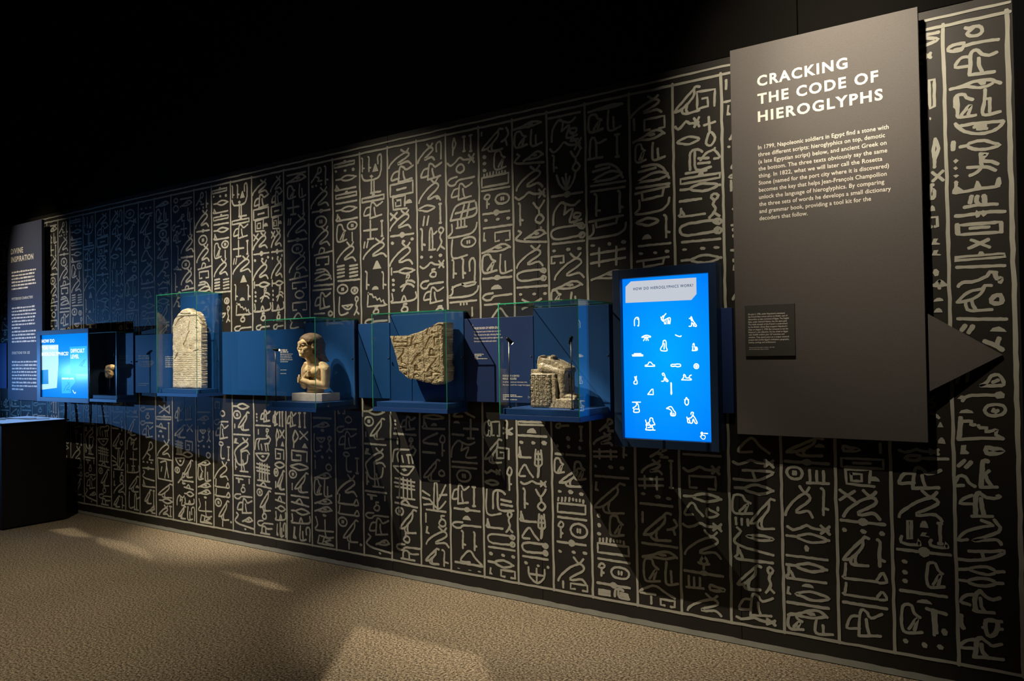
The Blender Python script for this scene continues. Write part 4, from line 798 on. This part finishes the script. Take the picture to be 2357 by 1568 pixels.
# seated statue (lower half), facing right
stt = empty('seated_statue', (-2.015, -.19, dk1), 'dark speckled stone lower half of a seated figure on inscribed throne', 'statue')
z0 = dk1+.0005
bm = bmesh.new()
def bx(bm, x0, x1, y0, y1, za, zb, bev=.006):
    g = bmesh.ops.create_cube(bm, size=1)['verts']
    for v in g: v.co = Vector((x0 if v.co.x < 0 else x1, y0 if v.co.y < 0 else y1, za if v.co.z < 0 else zb))
bx(bm, -2.153, -2.006, -.246, -.120, 0, .172); bx(bm, -2.03, -1.900, -.246, -.120, 0, .046)
bx(bm, -2.152, -2.10, -.240, -.126, .165, .196); bx(bm, -2.03, -2.0, -.243, -.122, .04, .150)
for k, yy in enumerate((-.216, -.152)):
    cap(bm, (-2.085, yy, .205), (-1.978, yy, .178), .034, .029); cap(bm, (-1.978, yy, .178), (-1.970, yy, .085), .030, .023); cap(bm, (-1.970, yy, .085), (-1.968, yy, .066), .021, .020)
    cap(bm, (-1.978, yy, .060), (-1.906, yy, .054), .019, .012)
kp = [(-2.114, .166), (-2.116, .236), (-2.106, .262), (-2.096, .266), (-2.090, .254), (-2.066, .250), (-2.030, .246), (-1.985, .226), (-1.948, .204), (-1.946, .190), (-1.955, .170), (-1.99, .166)]
A = [bm.verts.new((x, -.239, z)) for x, z in kp]; B = [bm.verts.new((x, -.130, z)) for x, z in kp]; bm.faces.new(A[::-1]); bm.faces.new(B)
for q in range(len(kp)): bm.faces.new((A[q], A[(q+1) % len(kp)], B[(q+1) % len(kp)], B[q]))
ell(bm, (-2.046, -.190, .252), (.017, .034, .018)); ell(bm, (-2.10, -.20, .256), (.012, .034, .014)); ell(bm, (-2.075, -.16, .252), (.022, .028, .012))
cap(bm, (-2.10, -.226, .246), (-1.965, -.220, .204), .014, .010)
def shift(bm):
    for v in bm.verts: v.co.z += z0
shift(bm); fuse('figure', bm, 'granite', stt, Vector((0, 0, 0)), .0026, 2, .0014, 2, [((0, 0, z0+.001), (0, 0, -1))])
gv = []; q_ = random.Random(12); names = ['sn', 'eye', 'seat', 'bird', 'circ', 'lens2', 'foot', 'house', 'hook', 'wave', 'flagv', 'X', 'pfoot', 'box', 'arm']
for c in range(5):
    xa = -2.149+c*.0245; gv.append(([(xa, z0+.012), (xa, z0+.165)], .0014, .0024)); zt = z0+.164
    while zt > z0+.03:
        h = q_.uniform(.010, .018); gv += groove_glyph(q_.choice(names), xa+.004, xa+.021, zt, zt-h, .0015, .0026); zt -= h+.0045
slab('inscribed_side', [(-2.152, z0+.012), (-2.150, z0+.168), (-2.030, z0+.168), (-2.028, z0+.035), (-2.045, z0+.01), (-2.13, z0+.004)], -.2505, -.240, .0012, gv, 'granite_cut', stt, .0009, 7)
# stone flake on its pin
fk = empty('stone_flake', (-6.45, -.1, dk5), 'small pale stone flake lit on a pin in the far glass case', 'stone')
bm = bmesh.new()
for c, r in (((-6.470, -.1, 1.290), (.060, .020, .052)), ((-6.430, -.1, 1.318), (.062, .018, .026)), ((-6.485, -.1, 1.255), (.040, .018, .030)), ((-6.44, -.1, 1.265), (.034, .018, .040))): ell(bm, c, r)
fuse('flake', bm, 'flake_stone', fk, Vector((0, 0, 0)), .004, 1, .004, 5)
tube('pin', [(-6.46, -.098, dk5+.0006), (-6.46, -.098, 1.25)], .003, 'steel_rod', fk)
# ------------------------------------------------------------------ stalk lights inside the cases
def stalk(x, y, zb, zt, aim, label, watts, lens=True, deg=45):
    s = empty('stalk_light', (x, y, zb), label, 'lamp', 'stalk lights inside the cases')
    zb += .0006
    tube('rod', [(x, y, zb), (x, y, zt)], .0032, 'steel_rod', s, 8); tube('foot', [(x, y, zb), (x, y, zb+.004)], .010, 'black_metal', s, 14)
    d = (Vector(aim)-Vector((x, y, zt))).normalized(); h = Vector((x, y, zt)); a = h-d*.016; b = h+d*.026
    hd = tube('head', [a, a+d*.004, b-d*.001, b], [.007, .0085, .0085, .0078], 'black_metal', s, 14)
    tube('lens', [b, b+d*.0006], .0062, 'lamp_lens' if lens else 'steel_rod', hd, 14)
    if watts:
        sp = spot('stalk_spot', b+d*.003, aim, watts, deg, .7, (1, .78, .5), .004); sp.parent = s; sp.location = sp.location-s.location
stalk(-2.246, -.300, dk1, 1.451, (-2.09, -.21, 1.27), 'stalk light on left of the seated statue, head tilted right', .55)
stalk(-1.880, -.295, dk1, 1.446, (-2.00, -.20, 1.22), 'stalk light on right of the seated statue, head tilted left', .40, False)
stalk(-4.070, -.310, dk3, 1.431, (-3.89, -.225, 1.40), 'bright stalk light left of the stone bust', 2.4, True, 60)
stalk(-6.270, -.158, dk5, 1.425, (-6.44, -.115, 1.30), 'stalk light right of the small stone flake', 2.2, True)
# ------------------------------------------------------------------ portrait touch screen
ts = empty('touch_screen', (-1.468, -.06, .914), 'portrait blue touch screen with white hieroglyph icons in navy frame', 'screen')
SY = -.062
box('housing', -1.752, -1.216, -.055, -.002, .908, 1.793, 'blue_housing', ts, .003)
for a in ((-1.752, -1.711, .908, 1.793), (-1.254, -1.216, .908, 1.793), (-1.711, -1.254, 1.747, 1.793), (-1.711, -1.254, .908, .950)):
    box('bezel', a[0], a[1], -.092, -.055, a[2], a[3], 'blue_housing', ts, .0015)
o = box('display', -.2275, .2275, 0, .006, -.398, .398, 'screen_blue', None, 0); o.parent = ts; o.location = Vector((-1.4825, SY, 1.3485))-ts.location
def q1(x, y): p = world_at(1390+x/3.409, 590+y/3.409, SY); return (p.x, p.z)
t = Print(SY-.0006); t.quad([q1(*p) for p in ((170, 240), (212, 198), (725, 167), (727, 297), (687, 343), (170, 367))][::-1]); t.build('title_card', 'screen_card', ts)
t = Print(SY-.0012); a, b = q1(232, 268), q1(702, 240); t.line('HOW DO HIEROGLYPHICS WORK?', a[0], b[0], a[1], .0135, .014, 1.2); t.build('title_lettering', 'screen_ink', ts)
ICON = {'n': '10,100 8,40 30,10 60,0 90,15 88,100 70,100|60,20 85,25', 'goat': '55,0 35,20 25,45 30,60 95,40 92,95|30,60 40,95|55,55 52,95|75,52 72,95|25,20 5,45 20,70|0,30 10,55|80,60 85,95', 'jackal': '10,20 25,15 35,0 45,25 60,50 98,95 75,98 40,60 35,95 5,98|25,15 40,45|60,98 70,70',
        'sun': '0,40 20,20 50,8 80,18 100,40 0,40|40,45 20,98|50,45 50,98|62,45 72,98|*42,30 50,18 58,30', 'stick': '0,5 30,50 70,85 95,75 98,50', 'mummy': '45,5 70,0 85,20 85,60 95,95 15,95 5,75 30,50 40,25 45,5|60,30 55,80', 'chairbird': '20,25 35,5 45,20 50,50 90,55 95,90 5,95 20,80 15,40|60,60 60,90|80,65 78,88',
        'board': '0,60 20,60|-5,90 98,90 98,55 5,55 5,90|20,50 20,20|40,50 40,15|60,50 60,15|80,50 80,20|20,20 80,20', 'hill': '-0,95 98,95 98,75 80,65 58,15 42,15 25,65 0,75 0,95', 'cart': 'o10,20 50,15 60,5 95,15 98,80 60,95 50,75 10,85 0,50', 'disc': 'o50,3 85,18 97,50 85,82 50,97 15,82 3,50 15,18|o50,30 68,50 50,70 32,50',
        'rabbit': '40,40 25,5 45,30 70,0 65,40 80,60 80,98 10,98 5,75 35,60 40,40', 'goose': '30,30 15,10 35,0 50,20 60,50 98,90 75,95 45,55 40,90 5,95|60,60 65,92', 'sphinx': '20,30 25,5 40,25 45,60 75,60 80,30 98,15|0,95 98,95 75,62|5,90 25,45 20,30', 'slope': '-0,95 98,98 95,5 70,10 0,95', 'reed': '30,0 60,0 65,55 75,85 50,98 25,85 35,55 30,0',
        'vase': 'o30,25 70,25 90,65 65,98 35,98 10,65|30,25 45,0 70,25|5,30 25,35|95,30 75,35', 'carry': '0,8 98,5|50,10 70,30 75,60 80,95 15,98 20,75 5,60 30,50 50,30 45,10|30,70 70,70', 'hand': '0,25 40,5 60,10 85,50 98,60 95,95 50,95 45,70 60,55 30,30 0,25|60,70 62,92|78,70 80,92', 'basket': '40,20 45,2 65,5 60,25 80,55 98,95 80,95 60,60 50,95 30,95 25,70 5,60 0,45|60,25 40,50 15,55|5,60 10,95 30,90',
        'woman': '45,20 55,2 75,5 80,25 98,55 70,60 75,95 5,98 15,80 10,55 35,40 50,25 45,20|5,20 15,45 40,45|15,60 60,60|30,80 65,75|35,40 55,70|98,98 5,98', 'touch': '30,60 30,15 45,10 48,45 95,50 98,80 80,98 45,98 5,65 20,55|o38,0 60,18 40,36 15,18'}
for nm, df in ICON.items():
    st = []
    for s in df.split('|'):
        fl = s[0] == '*'; cl = s[0] == 'o'; pl = s[0] == '-'
        st.append((fl, cl, pl, [tuple(float(c) for c in q.split(',')) for q in s.lstrip('*-o').split()]))
    G['ic_'+nm] = st
for nm, x0, x1, y0, y1 in (('n', 232, 282, 475, 550), ('goat', 443, 527, 445, 540), ('jackal', 660, 733, 468, 555), ('sun', 293, 372, 612, 668), ('stick', 557, 612, 610, 638), ('mummy', 438, 502, 655, 750), ('chairbird', 685, 738, 675, 748), ('board', 218, 313, 755, 790),
        ('hill', 320, 405, 820, 870), ('cart', 522, 607, 840, 873), ('disc', 702, 750, 838, 888), ('rabbit', 230, 270, 935, 1007), ('goose', 445, 510, 912, 990), ('sphinx', 605, 693, 920, 977), ('slope', 340, 393, 1035, 1092), ('reed', 518, 540, 990, 1092), ('vase', 627, 673, 1103, 1172),
        ('carry', 220, 294, 1135, 1230), ('hand', 488, 567, 1172, 1258), ('basket', 647, 738, 1218, 1318), ('woman', 320, 407, 1262, 1370), ('touch', 750, 800, 1375, 1440)):
    ink = Ink(SY-.0006); a, b = q1((x0+x1)/2, y0), q1((x0+x1)/2, y1); l, r = q1(x0, (y0+y1)/2), q1(x1, (y0+y1)/2)
    draw(ink, 'ic_'+nm, l[0]+.003, r[0]-.003, a[1]-.003, b[1]+.003, .0050 if nm != 'touch' else .0034, .05); ink.build('glyph_icon', 'screen_white', ts)
t = Print(SY-.0006); a = q1(785, 1391); t.quad([(a[0], a[1]-.002), (a[0]+.020, a[1]-.002), (a[0]+.020, a[1]+.003), (a[0], a[1]+.003)]); t.build('icon_caption', 'screen_white', ts)
# ------------------------------------------------------------------ landscape touch screen
ks = empty('touch_screen', (-7.08, -.09, 1.015), 'landscape blue touch screen at far left, asking how to write hieroglyphics', 'screen')
KY = -.166
box('housing', -7.545, -6.655, -.150, -.002, 1.015, 1.654, 'blue_housing', ks, .003)
for a in ((-7.545, -7.480, 1.015, 1.654), (-6.655, -6.642, 1.015, 1.654), (-7.480, -6.655, 1.615, 1.654), (-7.480, -6.655, 1.015, 1.055)):
    box('bezel', a[0], a[1], -.182, -.150, a[2], a[3], 'blue_housing', ks, .0015)
o = box('display', -.4125, .4125, 0, .005, -.28, .28, 'kiosk_blue', None, 0); o.parent = ks; o.location = Vector((-7.0675, KY, 1.335))-ks.location
def q2(x, y): p = world_at(80+x/7.842, 740+y/7.842, KY); return (p.x, p.z)
def kq(name, pts, mt, d): t = Print(KY-d); t.quad([q2(*p) for p in pts][::-1]); t.build(name, mt, ks)
kq('content_card', [(110, 425), (425, 420), (430, 750), (400, 1200), (120, 1235)], 'screen_pale', .0006)
kq('content_card', [(630, 460), (940, 445), (960, 950), (645, 955)], 'screen_cyan', .0006); kq('content_card', [(480, 965), (740, 960), (735, 1100), (650, 1200), (655, 1295), (490, 1300)], 'screen_cyan', .0006)
kq('content_shade', [(125, 880), (245, 870), (250, 1130), (130, 1135)], 'screen_cyan_dark', .0012)
for s_, x0, x1, y, c in (('HOW DO', 132, 358, 388, .030), ('YOU WRITE', 132, 428, 510, .030), ('HIEROGLYPHICS?', 132, 610, 622, .030), ('DIFFICULT', 655, 900, 565, .032), ('LEVEL', 655, 800, 668, .032), ('MEDIUM LEVEL', 495, 715, 1045, .014)):
    t = Print(KY-.0018); a, b = q2(x0, y), q2(x1, y-18); t.line(s_, a[0], b[0], a[1], c, .020, 1.1); t.build('screen_lettering', 'screen_white', ks)
for nm, pts in (('bird', (800, 925, 690, 820)), ('sn', (530, 640, 1090, 1260)), ('stick', (690, 740, 1240, 1310))):
    ink = Ink(KY-.0016); a, b = q2(pts[0], pts[2]), q2(pts[1], pts[3]); draw(ink, nm if nm in G else 'ic_'+nm, a[0], b[0], a[1], b[1], .006, .1); ink.build('sketch_lines', 'screen_cyan_dark' if nm != 'stick' else 'screen_white', ks)
for x, w_ in ((-7.30, .012), (-6.86, .007)):
    tube('drop_cable', [(x, -.05, 1.02), (x+.004, -.052, .97), (x+.012, -.055, .92), (x+.016, -.06, .84)], w_, 'cable_black', ks)
tube('drop_cable', [(-6.875, -.05, 1.02), (-6.865, -.06, .95), (-6.835, -.065, .80)], .006, 'cable_black', ks)
# ------------------------------------------------------------------ black counter with glowing top
ct = empty('counter', (-7.35, -.45, 0), 'black counter with glowing blue top in the left corner', 'counter')
box('body', -7.70, -7.0, -.70, -.19, .012, .858, 'counter_black', ct, .004)
box('toe_kick', -7.68, -7.02, -.68, -.21, 0, .012, 'hall_black', ct, .001)
box('top', -7.72, -6.985, -.715, -.175, .858, .872, 'counter_black', ct, .003)
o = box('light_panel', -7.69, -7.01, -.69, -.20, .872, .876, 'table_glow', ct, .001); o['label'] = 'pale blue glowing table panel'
for k, pts in enumerate(([(-7.45, -.66, .880), (-7.35, -.52, .880), (-7.28, -.56, .902), (-7.16, -.42, .880), (-7.06, -.30, .880)], [(-7.66, -.5, .880), (-7.55, -.60, .896), (-7.42, -.48, .880), (-7.25, -.32, .880)])):
    P = catmull([(p[0], p[1]) for p in pts], False, .03); zs = np.interp([p[0] for p in P], [p[0] for p in pts], [p[2] for p in pts])
    cb = tube('loose_cable', [(p[0], p[1], z) for p, z in zip(P, zs)], .004, 'cable_white'); recenter(cb, (pts[0][0], pts[0][1], .88)); tag(cb, 'thin pale cable lying on the black counter' + (', nearer the end' if k == 0 else ', further left'), 'cable')
# ------------------------------------------------------------------ added unseen projectors: shaped light standing in for glass reflections on the carpet
def shutter(lamp, quads, watts, name, label):
    L_ = Vector(lamp); ctr = Vector((0, 0, 0)); n = 0
    for q in quads:
        for p in q: ctr += Vector((p[0], p[1], 0)); n += 1
    ctr /= n; d = (ctr-L_).normalized(); rx = d.cross(Vector((0, 0, 1))).normalized(); ry = rx.cross(d)
    def pr(p): v = Vector((p[0], p[1], 0))-L_; v = v/v.dot(d)*.30; return (v.dot(rx), v.dot(ry))
    holes = [[pr(p) for p in q] for q in quads]
    pj = empty('added_projector', L_, label, 'lamp')
    crv = bpy.data.curves.new('g', 'CURVE'); crv.dimensions = '2D'; crv.fill_mode = 'BOTH'
    for poly in [[(-.16, -.16), (.16, -.16), (.16, .16), (-.16, .16)]]+holes:
        sp = crv.splines.new('POLY'); sp.points.add(len(poly)-1); sp.use_cyclic_u = True
        for k, p in enumerate(poly): sp.points[k].co = (p[0], p[1], 0, 1)
    o = bpy.data.objects.new('g', crv); me = bake(o); bpy.data.objects.remove(o)
    M = Matrix((rx, ry, -d)).transposed().to_4x4(); M.translation = d*.30; me.transform(M)
    link('added_shutter_plate', me, 'black_metal', pj, L_)
    bm = bmesh.new(); tube_bm(bm, [L_-d*.12, L_-d*.02, L_-d*.018], [.06, .06, .06], 20); bm_link('added_lamp_can', bm, 'black_metal', pj)
    sp = spot('added_projector_spot', L_, ctr, watts, 52, .1, WARM, .0015); sp.parent = pj; sp.location = (0, 0, 0)
shutter((-2.6, -2.6, 5.5), [[(-2.906, -.76), (-2.13, -.745), (-1.70, -1.15), (-2.45, -1.45)]], 760, 'a', 'added unseen shuttered projector imitating glass reflections on the carpet, nearer one')
shutter((-5.0, -2.6, 5.5), [[(-6.101, -.409), (-5.696, -.38), (-5.334, -.45), (-5.015, -.573), (-5.856, -.521)], [(-4.444, -.492), (-3.89, -.482), (-3.644, -.546), (-3.811, -.578)], [(-6.695, -.479), (-6.603, -.334), (-6.09, -.43), (-6.324, -.506)]], 700, 'b', 'added unseen shuttered projector imitating glass reflections on the carpet, further one')
bpy.data.scenes.remove(BENCH)
